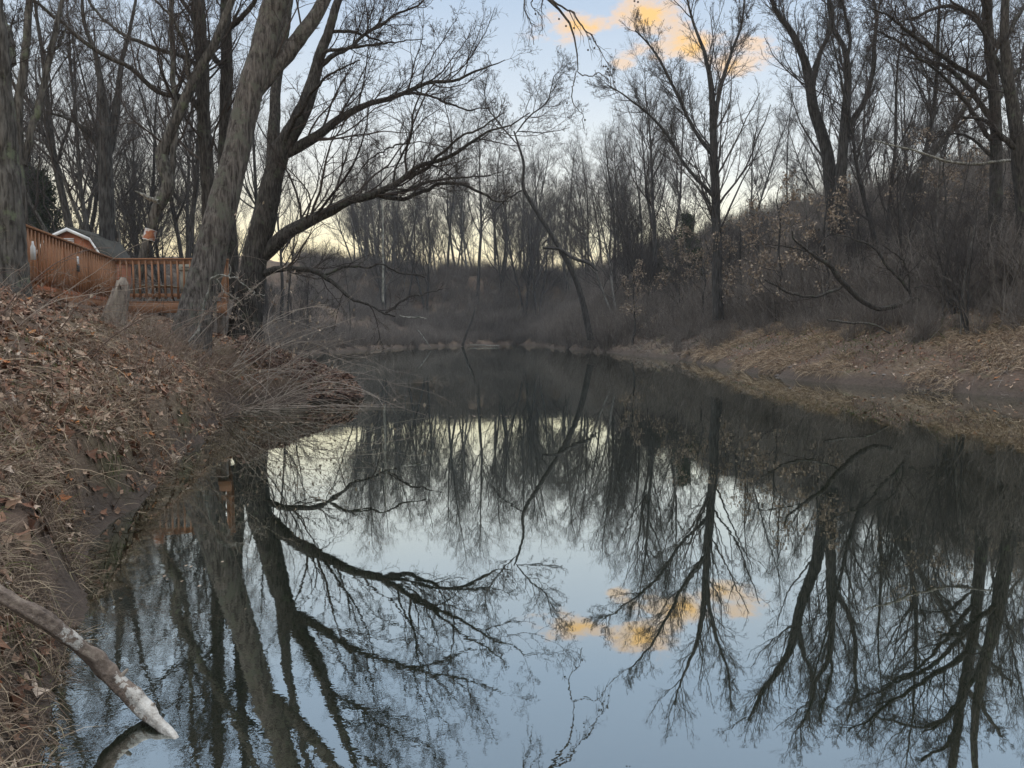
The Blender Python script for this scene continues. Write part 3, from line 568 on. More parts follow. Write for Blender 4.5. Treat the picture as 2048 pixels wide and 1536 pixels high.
# ================================================================== birch log in the foreground
b0 = (-2.3, 3.05); 
root = empty('birch_log', (-1.9, 2.95, .3)); tag(root, 'white birch log sliding from the bank into the water at lower left', 'log')
rng = np.random.default_rng(7)
key = [(-40, 1168, 30, 2.72), (30, 1205, 34, 2.74), (95, 1245, 38, 2.78), (150, 1285, 34, 2.82), (185, 1312, 38, 2.85), (215, 1345, 42, 2.87), (255, 1385, 44, 2.86), (295, 1425, 42, 2.82), (322, 1452, 29, 2.76), (342, 1468, 25, 2.73), (358, 1486, 21, 2.69)]
rows = []
for px, py, wd, Yd in key:
    p = P(px, py, Yd); rows.append([*p, wd/F*Yd*.80/2])
Q = resample(spline(rows, 6), 110); t = Tubes(); w1 = fbm(np.arange(110)*.13, np.zeros(110) + 3.3, 4); w2 = fbm(np.arange(110)*.11 + 50, np.zeros(110) + 7.7, 3)
rr_ = Q[:, 3]*(1 + w1*.55); Q[:, 2] += w2*.03; Q[:, 1] += w1*.02; rr_[-1] = .001; rr_[-2] *= .7
t.add(Q[:, :3], rr_, 20); t.build('stem', MT['birch'], root)
t = Tubes()
for f_, dirv in ((66, (.03, .02, .035)), (84, (.03, .0, .025))):
    q0 = Q[f_, :3]; t.add(np.array([q0, q0 + np.array(dirv)*.7, q0 + np.array(dirv)*1.2]), np.array([.012, .009, .005]), 7); t.build('knot', MT['snag'], root); t = Tubes()
pass

# ================================================================== snag stump
sb = P(222, 650, 13.6); sb[2] = gz(sb[0], sb[1]) - .1
root = empty('snag_stump', tuple(sb)); tag(root, 'pale broken snag stump standing in leaf litter before the deck corner', 'stump')
top = P(246, 572, 13.6); ctr = [(214, 690, 62), (222, 650, 46), (230, 620, 38), (238, 595, 33), (244, 572, 24), (247, 562, 8)]
q = resample(spline([[*P(a, b, 13.6), wpx(c, 13.6)] for a, b, c in ctr], 6), 22)
k = 18; ang = np.arange(k)*2*np.pi/k; rng = np.random.default_rng(3); ridg = 1 + .16*np.sin(ang*5 + 1) + rng.normal(size=k)*.05
V = []; 
for i, r_ in enumerate(q):
    jag = rng.normal(size=k)*.05*(i > 17)
    V.append(np.stack([r_[0] + r_[3]*ridg*np.cos(ang + i*.05), r_[1] + r_[3]*ridg*np.sin(ang + i*.05), r_[2] + jag], 1))
V = np.concatenate(V) - sb; ii_ = np.arange(22*k).reshape(22, k)
f = np.stack([ii_[:-1], np.roll(ii_[:-1], -1, 1), np.roll(ii_[1:], -1, 1), ii_[1:]], -1).reshape(-1, 4)
mesh_obj('stem', V, [f, ii_[-1][None]], MT['snag'], root, True)
t = Tubes(); t.add(np.array([P(243, 580, 13.55), P(240, 562, 13.6), P(241, 553, 13.62)]), np.array([.045, .03, .003]), 6); t.build('splinter', MT['dark'], root)

# ================================================================== deck
A = np.array([-7.75, 11.6]); B = np.array([-9.42, 17.8]); C = np.array([-6.72, 17.75]); FZ = 2.28
root = empty('wooden_deck', (B[0], B[1], 0)); tag(root, 'orange stained wooden deck with baluster railing above the leafy bank', 'deck')
fl = Boxes(); 
for i in range(24):
    y = 17.9 + i*.145; fl.bar((-12.6, y, FZ - .02), (-6.72 - (y - 17.75)*.39, y, FZ - .02), .138, .035)
for i in range(40):
    y = 11.8 + i*.145 + .15; xe = np.interp(y, [A[1], B[1]], [A[0], B[0]]) - .06
    if y < 17.75: fl.bar((-12.6, y, FZ - .02), (xe, y, FZ - .02), .138, .035)
fl.build('floor_boards', MT['deck'], root, 0)
b = Boxes(); b.bar((B[0], B[1] + .0, FZ - .16), (C[0], C[1], FZ - .16), .04, .24); b.build('fascia', MT['deck'], root)
b = Boxes(); b.bar((A[0], A[1], FZ - .16), (B[0], B[1] - .03, FZ - .16), .04, .24); b.build('fascia', MT['deck'], root)
b = Boxes(); b.bar((C[0] - .03, C[1] + .05, FZ - .16), (C[0] - 1.3, 21.1, FZ - .16), .04, .24); b.build('fascia', MT['deck'], root)
def rail(a, c, nb, posts, z=FZ, hh=.98):
    a = np.array(a, float); c = np.array(c, float); d = norm(c - a)
    q = lambda t, zz: (a[0] + (c[0]-a[0])*t, a[1] + (c[1]-a[1])*t, zz)
    Boxes().bar(q(0, z + hh), q(1, z + hh), .14, .036).build('top_rail', MT['deck'], root)
    Boxes().bar(q(0, z + hh - .075), q(1, z + hh - .075), .036, .088).build('upper_rail', MT['deck'], root)
    Boxes().bar(q(0, z + .13), q(1, z + .13), .036, .088).build('lower_rail', MT['deck'], root)
    nrm = np.array([d[1], -d[0]])*.037
    for i in range(nb):
        t = (i + .5)/nb; x, y, _ = q(t, 0); x += nrm[0]; y += nrm[1]
        Boxes().bar((x, y, z + .05), (x, y, z + hh - .03), .036, .036, (d[0], d[1], 0)).build('baluster', MT['deck'], root, 0)
    for t in posts:
        x, y, _ = q(t, 0); Boxes().bar((x - nrm[0]*1.6, y - nrm[1]*1.6, z - .3), (x - nrm[0]*1.6, y - nrm[1]*1.6, z + hh - .02), .09, .09, (d[0], d[1], 0)).build('post', MT['deck'], root)
rail(A, B, 36, (.02, .2, .42, .66, .985))
rail(B, C, 18, (.01, .97))
rail((C[0] - .03, C[1] + .1), (C[0] - 1.3, 21.1), 20, (.5, .99))
for x, y in ((-7.0, 18.1), (-8.4, 18.1), (-9.6, 18.1), (-7.9, 20.6)):
    g_ = gz(x, y) - .3; Boxes().bar((x, y, g_), (x, y, FZ - .27), .14, .14, (1, 0, 0)).build('support_post', MT['post'], root)
# furniture on the deck
r2 = empty('grill_cart', (-8.05, 19.3, FZ)); tag(r2, 'grey covered grill cart standing behind the deck railing', 'grill')
L_ = lambda x, y, z: (-8.05 + x, 19.3 + y, FZ + z)
Boxes().bar(L_(-.32, 0, .5), L_(.32, 0, .5), .5, .62).build('cabinet', MT['cover'], r2, .02)
b = Boxes(); b.prism([L_(-.36, -.28, .82), L_(-.36, .28, .82), L_(-.36, .2, 1.0), L_(-.36, -.02, 1.08), L_(-.36, -.22, 1.0)], (.72, 0, 0)); b.build('lid', MT['cover'], r2, .015)
Boxes().bar(L_(.36, 0, .78), L_(.72, 0, .78), .42, .03).build('side_shelf', MT['black'], r2)
for sx in (-.27, .27):
    for sy in (-.2, .2): Boxes().bar(L_(sx, sy, 0), L_(sx, sy, .19), .05, .05, (1, 0, 0)).build('leg', MT['black'], r2)
Boxes().bar(L_(-.25, -.31, .9), L_(.25, -.31, .9), .02, .02).build('handle', MT['black'], r2)
r3 = empty('patio_table', (-8.75, 18.7, FZ)); tag(r3, 'low dark patio table behind the balusters left of the grill', 'table')
L_ = lambda x, y, z: (-8.75 + x, 18.7 + y, FZ + z)
t = Tubes(); t.add(np.array([L_(0, 0, .38), L_(0, 0, .381), L_(0, 0, .415), L_(0, 0, .416)]), np.array([.02, .42, .42, .01]), 28); t.build('table_top', MT['cover'], r3, False)
for a_ in range(4):
    ca, sa = math.cos(a_*1.57 + .6), math.sin(a_*1.57 + .6); t = Tubes(); t.add(np.array([L_(ca*.36, sa*.36, 0), L_(ca*.3, sa*.3, .2), L_(ca*.28, sa*.28, .38)]), np.full(3, .02), 8); t.build('leg', MT['black'], r3)
r4 = empty('wall_plaque', tuple(P(181, 527, 14.9))); tag(r4, 'small white upright plaque fixed on the left deck railing', 'plaque')
dv = norm(np.array([*(B - A), 0])); p4 = P(181, 527, 14.9); xx = np.interp(14.9, [A[1], B[1]], [A[0], B[0]]) + .09; p4[0] = xx; p4[2] = 2.95; r4.location = tuple(p4)
Boxes().bar(p4 + np.array([0, 0, -.08]), p4 + np.array([0, 0, .08]), .012, .11, tuple(dv)).build('panel', MT['white'], r4)
Boxes().bar(p4 + np.array([0, 0, -.22]), p4 + np.array([0, 0, -.095]), .02, .13, tuple(dv)).build('lower_panel', MT['black'], r4)
r5 = empty('white_jug', (-7.95, 12.35, 2.7)); tag(r5, 'white plastic jug hung on the railing beside the thick left trunk', 'jug')
t = Tubes(); c5 = np.array([-7.86, 12.42, 2.72]); r5.location = tuple(c5)
t.add(np.array([c5 + (0, 0, -.001), c5, c5 + (0, 0, .2), c5 + (0, 0, .25), c5 + (0, 0, .30), c5 + (0, 0, .301)]), np.array([.003, .035, .035, .016, .013, .002]), 18); t.build('body', MT['white'], r5)
# ================================================================== shed
sx0, sy0 = P(134, 453, 32)[0], 32.0; sg = gz(sx0, 33) ; sg = min(sg, 2.6)
root = empty('garden_shed', (sx0, sy0, sg)); tag(root, 'orange brown gambrel roofed garden shed with white trim behind the deck', 'shed')
pk = P(134, 455, 32)[2]
hw, kn = 1.55, .95     # half width, knee half width
prof = [(-hw, pk - 1.35), (-kn, pk - .42), (0, pk), (kn, pk - .42), (hw, pk - 1.35)]
wallp = [(-hw + .08, sg - .3)] + [(a*.95, z - .05) for a, z in prof] + [(hw - .08, sg - .3)]
b = Boxes(); b.prism([(sx0 + a, sy0 + .12, z) for a, z in wallp], (0, 2.2, 0)); b.build('wall', MT['deckd'], root, 0)
for i in range(4):
    (a, z), (c, y) = prof[i], prof[i+1]
    b = Boxes(); b.prism([(sx0 + a, sy0 - .02, z), (sx0 + c, sy0 - .02, y), (sx0 + c, sy0 - .02, y + .06), (sx0 + a*1.02, sy0 - .02, z + .06)], (0, 2.5, 0)); b.build('roof', MT['roof'], root, 0)
for i in range(4):
    (a, z), (c, y) = prof[i], prof[i+1]
    b = Boxes(); b.prism([(sx0 + a, sy0 - .045, z - .15), (sx0 + c, sy0 - .045, y - .15), (sx0 + c, sy0 - .045, y - .004), (sx0 + a, sy0 - .045, z - .004)], (0, .022, 0)); b.build('trim', MT['white'], root, 0)
v_ = Boxes()
for i in range(6): v_.bar((sx0 - .2, sy0 + .085, pk - .46 - i*.07), (sx0 + .22, sy0 + .085, pk - .46 - i*.07), .03, .045)
v_.build('gable_vent', MT['white'], root, 0)

# ================================================================== background trees
def proto_tree(seed, h, r, kind):
    rng = np.random.default_rng(seed); tt = Tubes(); cr = Tubes(); stems = []
    if kind == 'multi': ns = 3
    elif kind == 'fork': ns = 2
    else: ns = 1
    for s_ in range(ns):
        n = 14; d = np.array([rng.normal()*.05*ns, rng.normal()*.05*ns, 1.]) + (rng.normal(size=3)*.12 if ns > 1 else 0); p = np.array([rng.normal()*.1*(ns > 1), rng.normal()*.1*(ns > 1), -.4]); pts = []
        for i in range(n):
            pts.append(p); d = norm(d + rng.normal(size=3)*.05 + np.array([0, 0, .05])); p = p + d*(h + .4)/(n - 1)*rng.uniform(.9, 1.05)
        q = np.array(pts); rad = (r/(1 if ns == 1 else 1.3))*np.linspace(1, 0.06, n)**.85; rad[0] *= 1.5
        stems.append((q, rad)); tt.add(q, rad, 8)
    Pp = np.stack([a for a, _ in stems]); Rr = np.stack([b for _, b in stems])
    t0 = .38 if kind == 'tall' else .2
    k1 = {'tall': 30, 'fork': 24, 'multi': 14, 'slim': 18}[kind]
    ln = {'tall': .34, 'fork': .36, 'multi': .4, 'slim': .2}[kind]
    a, b = grow(rng, Pp, Rr, k1, t0, .98, ln, .78, .14, .13, 8, .5, .013, .6)
    cr.add(a, b, 4)
    for (k, lr, wig, n) in ((8, .5, .17, 6), (7, .5, .2, 5), (3 if kind != 'slim' else 2, .5, .24, 4)):
        a, b = grow(rng, a, b, k, .12, 1, lr, .65, .09, wig, n, .55, .0048, .45); cr.add(a, b, 3)
    return tt.build('trunk', MT['pale2' if seed in (132, 112) else 'wood'], None, True, False), cr.build('crown', MT['ftwig'], None, True, False)
PR = {'tall': [proto_tree(101, 20, .20, 'tall'), proto_tree(102, 19, .18, 'tall'), proto_tree(103, 21, .22, 'tall')],
      'fork': [proto_tree(111, 17, .20, 'fork'), proto_tree(112, 15, .17, 'fork')],
      'multi': [proto_tree(121, 9, .10, 'multi'), proto_tree(122, 8, .09, 'multi')],
      'slim': [proto_tree(131, 14, .09, 'slim'), proto_tree(132, 12, .08, 'slim')]}
used_protos = set()
def place_tree(name, kind, x, y, s, label, group, rnd, tilt=.05):
    a, b = rnd.choice(PR[kind]); root = empty(name, (x, y, gz(x, y) - .1))
    root.rotation_euler = (rnd.gauss(0, tilt), rnd.gauss(0, tilt), rnd.uniform(0, 6.28)); root.scale = (s*rnd.uniform(.9, 1.1),)*2 + (s,)
    tag(root, label, 'tree', group)
    for p in (a, b):
        c = p.copy(); col.objects.link(c); c.parent = root
rnd = random.Random(4)
def zone(n, pxr, yr, kinds, name, label, group, sr, ok):
    c = 0; tries = 0
    while c < n and tries < n*40:
        tries += 1; px = rnd.uniform(*pxr); y = rnd.uniform(*yr); x = (px - 1024)/F*y
        if not ok(px, x, y): continue
        place_tree(name, rnd.choice(kinds), x, y, rnd.uniform(*sr), label, group, rnd); c += 1
zone(46, (-150, 780), (30, 84), ['tall', 'tall', 'fork', 'slim'], 'woodland_tree', 'bare tree in the woods behind the deck and shed on the left bank', 'bare trees in the left woods', (.85, 1.2),
     lambda px, x, y: shore(y)[0] - x > 4 and not (-24 < x < -14 and 26 < y < 38))
zone(66, (690, 1290), (109, 150), ['tall', 'fork', 'fork', 'slim'], 'far_tree', 'small bare tree on the far hillside closing the end of the creek', 'bare trees on the far hillside', (.9, 1.4),
     lambda px, x, y: y > 109)
zone(11, (1195, 1340), (50, 88), ['fork', 'tall', 'multi'], 'hillside_tree', 'bare tree in the woods covering the hill above the right bank', 'bare trees on the right hill', (.95, 1.25),
     lambda px, x, y: x - shore(y)[1] > 2.5)
zone(46, (1215, 2250), (34, 96), ['tall', 'fork', 'fork', 'multi', 'slim'], 'hillside_tree', 'bare tree in the woods covering the hill above the right bank', 'bare trees on the right hill', (.7, .98),
     lambda px, x, y: x - shore(y)[1] > (3.5 if px > 1350 else 6) and not (1520 > px > 1340 and y < 44))
zone(26, (1190, 2150), (22, 70), ['multi', 'slim'], 'bank_sapling', 'thin bare sapling between the right bank grass and the hill', 'saplings along the right bank', (.35, .7),
     lambda px, x, y: 3.5 < x - shore(y)[1] < 9)
zone(12, (470, 760), (28, 75), ['multi', 'slim'], 'bank_sapling', 'thin bare sapling on the low left bank beyond the spreading tree', 'saplings along the left bank', (.4, .75),
     lambda px, x, y: 1.2 < shore(y)[0] - x < 12)
# trees that keep tan leaves
def leafcards(rng, C_, size, n, spread, droop=.3, pts=6):
    """n leaves round every centre: folded four-sided leaf, two faces each"""
    m = len(C_); c = np.repeat(C_, n, 0) + rng.normal(size=(m*n, 3))*spread
    a = norm(rng.normal(size=(m*n, 3)) + np.array([0, 0, -droop])); q = norm(np.cross(a, rng.normal(size=(m*n, 3)))); nn_ = np.cross(a, q)
    s = size*rng.uniform(.6, 1.3, (m*n, 1))
    v = np.stack([c - a*s, c + q*s*.55 + nn_*s*.25, c + a*s, c - q*s*.55 + nn_*s*.25], 1).reshape(-1, 3)
    i = np.arange(m*n)*4; return v, np.concatenate([np.stack([i, i+1, i+2], 1), np.stack([i, i+2, i+3], 1)])
def leafy(seed, h):
    rng = np.random.default_rng(seed); tt = Tubes(); cr = Tubes(); n = 9
    q = np.stack([np.cumsum(rng.normal(size=n)*.08), np.cumsum(rng.normal(size=n)*.08), np.linspace(-.3, h, n)], 1); r_ = np.linspace(.06, .008, n)
    tt.add(q, r_, 7); a, b = grow(rng, q[None], r_[None], 16, .2, 1, .42, 1.05, .0, .12, 7, .5, .008); cr.add(a, b, 4)
    a2, b2 = grow(rng, a, b, 5, .2, 1, .45, .7, .0, .2, 5, .6, .005); cr.add(a2, b2, 3)
    ctr = a2.reshape(-1, 3)[rng.choice(a2.shape[0]*5, 170)]
    v, f = leafcards(rng, ctr, .048, 6, .09, .8)
    return tt.build('trunk', MT['wood'], None, True, False), cr.build('crown', MT['ftwig'], None, True, False), mesh_obj('foliage', v, f, MT['tleaf'], None, False, False)
LP = [leafy(201, 4.2), leafy(202, 5.0)]
def leafy_tree(px, y, s, label, lift=0):
    x = (px - 1024)/F*y; root = empty('oak_sapling', (x, y, gz(x, y) + lift)); root.rotation_euler = (0, 0, rnd.uniform(0, 6)); root.scale = (s, s, s)
    tag(root, label, 'tree', 'saplings holding tan leaves')
    for p in rnd.choice(LP): c = p.copy(); col.objects.link(c); c.parent = root
leafy_tree(1262, 58, 1.5, 'sapling with pale tan leaves, leftmost on the right slope above the bend')
leafy_tree(1345, 60, 1.6, 'sapling with tan leaves high on the slope left of the tall grey tree')
leafy_tree(1400, 50, 1.3, 'sapling with sparse tan leaves directly left of the tall grey trunk')
leafy_tree(1480, 46, 1.6, 'tan leaved sapling just right of the tall grey trunk')
leafy_tree(1560, 40, 1.7, 'tan leaved oak midway along the hill under the dark crowns')
leafy_tree(1640, 36, 1.5, 'tan leaved oak at the foot of the forked hill crest tree')
leafy_tree(1870, 31, 1.25, 'golden tan leaved sapling below the bright gap on the hill')
leafy_tree(1985, 29, 1.1, 'tan leaved sapling close to the dark tree at the right edge')
# evergreens
def cedar(seed, h, w_):
    rng = np.random.default_rng(seed); tt = Tubes(); n = 8
    q = np.stack([np.cumsum(rng.normal(size=n)*.03), np.cumsum(rng.normal(size=n)*.03), np.linspace(-.2, h, n)], 1); tt.add(q, np.linspace(.12, .01, n), 7)
    a, b = grow(rng, q[None], np.linspace(.12, .01, n)[None], 90, .08, 1, w_/h*1.3, 1.15, .04, .1, 5, .3, .008, .85); tt.add(a, b, 3)
    ctr = a[:, 1:].reshape(-1, 3); ctr = ctr + rng.normal(size=ctr.shape)*.08
    v, f = leafcards(rng, ctr, .085, 34, .17, .1)
    return tt.build('trunk', MT['wood'], None, True, False), mesh_obj('foliage', v, f, MT['ever'], None, False, False)
CP = [cedar(301, 6, 1.5), cedar(302, 7, 1.7)]
for px, y, s, lb in ((1370, 66, .95, 'dark evergreen cedar on the slope left of the tall grey tree'), (1315, 74, .8, 'small evergreen cedar at the left shoulder of the right hill'), 
                     (88, 46, 1.3, 'broad dark evergreen behind the left railing near the slim tree'), (60, 50, 1.4, 'dark evergreen at far left behind the thick trunk'), (2035, 30, .42, 'low dark evergreen at the right edge above the bank grass')):
    x = (px - 1024)/F*y; root = empty('cedar_tree', (x, y, gz(x, y) - .05)); root.scale = (s, s, s); root.rotation_euler = (0, 0, rnd.uniform(0, 6)); tag(root, lb, 'evergreen', 'evergreens among the bare trees')
    for p in rnd.choice(CP): c = p.copy(); col.objects.link(c); c.parent = root

# ================================================================== brush (uncountable): shrub clumps scattered by geometry nodes
def shrub(seed, h, ns, mt):
    rng = np.random.default_rng(seed); tb = Tubes(); n = 7
    d = norm(np.stack([rng.normal(size=ns)*.38, rng.normal(size=ns)*.38, np.ones(ns)], 1)); p = np.stack([rng.normal(size=ns)*.22*h/2, rng.normal(size=ns)*.22*h/2, np.full(ns, -.15)], 1); pts = []
    L = h*rng.uniform(.5, 1.05, (ns, 1))
    for i in range(n): pts.append(p); d = norm(d + rng.normal(size=d.shape)*.1 + np.array([0, 0, .02])); p = p + d*L/(n - 1)
    Q = np.stack(pts, 1); Rr = np.linspace(.018, .006, n)[None]*rng.uniform(.7, 1.3, (ns, 1)); tb.add(Q, Rr, 4)
    a, b = grow(rng, Q, Rr, 7, .15, 1, .42, .6, .06, .16, 5, .6, .005); tb.add(a, b, 3)
    a, b = grow(rng, a, b, 4, .15, 1, .5, .6, .05, .2, 4, .7, .004); tb.add(a, b, 3)
    return tb.build('shrub_clump', mt, None, False, False)
bc = bpy.data.collections.new('brush_kinds')
for i, (h, ns) in enumerate(((2.3, 26), (3.0, 24), (1.7, 30), (2.6, 22))): bc.objects.link(shrub(400 + i, h, ns, MT['brush']))
def scatter(name, pts, sc_, coll, label, cat):
    me = bpy.data.meshes.new(name); me.vertices.add(len(pts)); me.vertices.foreach_set('co', np.asarray(pts, np.float32).ravel())
    at = me.attributes.new('sc', 'FLOAT', 'POINT'); at.data.foreach_set('value', np.asarray(sc_, np.float32))
    o = bpy.data.objects.new(name, me); col.objects.link(o)
    g = bpy.data.node_groups.new(name, 'GeometryNodeTree'); g.interface.new_socket('Geometry', in_out='INPUT', socket_type='NodeSocketGeometry'); g.interface.new_socket('Geometry', in_out='OUTPUT', socket_type='NodeSocketGeometry')
    a = g.nodes.new('NodeGroupInput'); z = g.nodes.new('NodeGroupOutput'); ip = g.nodes.new('GeometryNodeInstanceOnPoints'); ci = g.nodes.new('GeometryNodeCollectionInfo')
    ci.inputs['Collection'].default_value = coll; ci.inputs['Separate Children'].default_value = True; ci.inputs['Reset Children'].default_value = True
    ip.inputs['Pick Instance'].default_value = True
    rv = g.nodes.new('FunctionNodeRandomValue'); rv.data_type = 'FLOAT_VECTOR'; rv.inputs[0].default_value = (-.12, -.12, 0); rv.inputs[1].default_value = (.12, .12, 6.28)
    na = g.nodes.new('GeometryNodeInputNamedAttribute'); na.data_type = 'FLOAT'; na.inputs[0].default_value = 'sc'
    g.links.new(a.outputs[0], ip.inputs['Points']); g.links.new(ci.outputs[0], ip.inputs['Instance']); g.links.new(rv.outputs[0], ip.inputs['Rotation']); g.links.new(na.outputs[0], ip.inputs['Scale']); g.links.new(ip.outputs[0], z.inputs[0])
    m_ = o.modifiers.new('scatter', 'NODES'); m_.node_group = g
    tag(o, label, cat, kind='stuff'); return o
rng = np.random.default_rng(77)
def scat(n, pxr, yr, cond, srange):
    px = rng.uniform(*pxr, n); y = rng.uniform(yr[0]**.5, yr[1]**.5, n)**2; x = (px - 1024)/F*y
    xl, xr = shore(y); k_ = cond(px, x, y, xl - x, x - xr); x, y = x[k_], y[k_]
    return np.stack([x, y, terrain(x, y)], 1), rng.uniform(*srange, len(x))
sets = [scat(2300, (1150, 2300), (20, 100), lambda px, x, y, dl, dr: (dr > np.interp(y, [20, 34, 45, 60, 75], [5.6, 5.2, 3.0, 1.0, .3])), (.75, 1.25)),
        scat(1300, (600, 1330), (107, 150), lambda px, x, y, dl, dr: (y > 107) & (dl > -99), (.8, 1.5)),
        scat(1900, (-150, 900), (24, 110), lambda px, x, y, dl, dr: (dl > np.interp(y, [27, 40, 60], [1.2, .7, .5])) & ~((x < -15) & (x > -26) & (y < 38)), (.45, .95)),
        scat(90, (460, 640), (20, 30), lambda px, x, y, dl, dr: (dl > .8) & (x > -9), (.4, .7)),
        scat(1000, (1060, 1700), (40, 107), lambda px, x, y, dl, dr: (dr > .5) & (dr < 6), (.3, .6))]
sets += [scat(2600, (540, 1010), (28, 106), lambda px, x, y, dl, dr: (dl > .0) & (dl < 6), (.35, .8)),
         scat(1500, (1040, 1330), (62, 108), lambda px, x, y, dl, dr: (dr > .05), (.6, 1.15)),
         scat(700, (820, 1120), (104, 112), lambda px, x, y, dl, dr: y > 105.9, (.4, .8)),
         scat(420, (1500, 2200), (18, 40), lambda px, x, y, dl, dr: (dr > 2.9 + np.sin(y*1.3)*.6) & (dr < 6), (.3, .6))]
scatter('brush', np.concatenate([a for a, _ in sets]), np.concatenate([b for _, b in sets]), bc, 'grey brown leafless thicket covering the hillsides behind both banks', 'brush')

# ================================================================== leaf litter, grass, brambles
def surf(x, y): return terrain(x, y)
def big_leaves(rng, x, y, size, tilt, lift=.01):
    """lobed curled leaves lying on the ground, 8 corners round a centre"""
    n = len(x); z = surf(x, y); e = .05
    nx_ = -(surf(x + e, y) - surf(x - e, y))/(2*e); ny_ = -(surf(x, y + e) - surf(x, y - e))/(2*e)
    N_ = norm(np.stack([np.clip(nx_, -1.5, 1.5), np.clip(ny_, -1.5, 1.5), np.ones(n)], 1) + rng.normal(size=(n, 3))*tilt)
    a = norm(np.cross(N_, rng.normal(size=(n, 3)))); b = np.cross(N_, a); s = size*rng.uniform(.45, 1.2, n)*np.where(rng.random(n) < .12, 1.6, 1)
    k = 8; th = np.arange(k)*2*np.pi/k; prof = np.where(np.arange(k) % 2 == 0, 1., .55); prof[0] = 1.35; prof[4] = .8
    rad = prof[None]*rng.uniform(.8, 1.2, (n, k))*s[:, None]; curl = rng.uniform(-.15, .8, (n, 1))
    ring = (rad*np.cos(th))[..., None]*a[:, None] + (rad*.72*np.sin(th))[..., None]*b[:, None] + (curl*rad*np.abs(np.sin(th + .3)))[..., None]*N_[:, None]
    c = np.stack([x, y, z + lift], 1); V = np.concatenate([c[:, None], c[:, None] + ring], 1).reshape(-1, 3)
    i = (np.arange(n)*(k + 1))[:, None]; j = np.arange(k)[None]
    f = np.stack([np.broadcast_to(i, (n, k)), i + 1 + j, i + 1 + (j + 1) % k], -1).reshape(-1, 3); return V, f
def region(n, yr, sr, side='l', p=1.0):
    y = rng.uniform(yr[0]**p, yr[1]**p, n)**(1/p); s = rng.uniform(*sr, n); xl, xr = shore(y)
    return (xl - s if side == 'l' else xr + s), y
def merge(lst):
    V = []; Fs = []; b = 0
    for v, f in lst: V.append(v); Fs.append(f + b); b += len(v)
    return np.concatenate(V), np.concatenate(Fs)
rng = np.random.default_rng(9); parts = []
x, y = region(26000, (3.5, 20), (.15, 8.5), p=1.1); keep = fbm(x*1.1, y*1.1, 3) > -.10; parts.append(big_leaves(rng, x[keep], y[keep], .055, .5, .02))
x, y = region(6500, (1.5, 5.5), (.05, 2.6)); keep = fbm(x*1.6 + 9, y*1.6, 3) > -.09; parts.append(big_leaves(rng, x[keep], y[keep], .034, .5, .02))
x, y = region(2500, (5, 14), (.0, 1.2)); parts.append(big_leaves(rng, x, y, .045, .6, .03))
x, y = region(9000, (18, 34), (5, 18), p=1.); keep = x > -30; parts.append(big_leaves(rng, x[keep], y[keep], .07, .4, .02))
o = mesh_obj('leaf_litter', *merge(parts), MT['leaf']); tag(o, 'brown curled fallen leaves carpeting the left bank slope', 'fallen leaves', kind='stuff')
# debris tongue
x = rng.uniform(-6.2, -3.5, 5200); y = rng.uniform(16.6, 18.9, 5200); keep = (surf(x, y) > -.02) | ((rng.random(5200) < .35) & (np.hypot((x + 4.6)/1.2, (y - 17.6)/1.0) < 1))
v, f = big_leaves(rng, x[keep], y[keep], .065, .9, .0); v[:, 2] = np.maximum(v[:, 2], 0) + rng.uniform(0, .16, len(v)//9).repeat(9)
o = mesh_obj('leaf_debris', v, f, MT['rleaf']); tag(o, 'reddish brown raft of wet leaves jutting into the water past the sycamore', 'leaf pile', kind='stuff')
def blades(rng, x, y, L, lean, width, n=4, dirx=None, gravity=.5, lift=0):
    m = len(x); p = np.stack([x, y, surf(x, y) - .01 + lift], 1); d = rng.normal(size=(m, 3))*lean; d[:, 2] = np.abs(rng.normal(size=m))*.5 + .5
    if dirx is not None: d[:, :2] += np.array(dirx)
    d = norm(d); l = L*rng.uniform(.4, 1.3, (m, 1)); pts = []
    for i in range(n): pts.append(p); d = norm(d + np.array([0, 0, -gravity]) + rng.normal(size=d.shape)*.1); p = p + d*l/(n - 1)
    Q = np.stack(pts, 1)
    g = surf(Q[..., 0], Q[..., 1]) + .006 + rng.uniform(0, .05, (m, 1)); Q[:, 1:, 2] = np.maximum(Q[:, 1:, 2], g[:, 1:])
    sd_ = norm(np.cross(Q[:, -1] - Q[:, 0], rng.normal(size=(m, 3)) + np.array([0, 0, 1.]))); wd = width*np.array([1, .9, .65, .12])[None, :, None]*rng.uniform(.6, 1.3, (m, 1, 1))
    if n != 4: wd = width*np.linspace(1, .12, n)[None, :, None]*rng.uniform(.6, 1.3, (m, 1, 1))
    V = np.stack([Q - sd_[:, None]*wd/2, Q + sd_[:, None]*wd/2], 2).reshape(-1, 3); i = (np.arange(m)*n*2)[:, None] + np.arange(n - 1)[None]*2
    return V, np.stack([i, i + 1, i + 3, i + 2], -1).reshape(-1, 4)
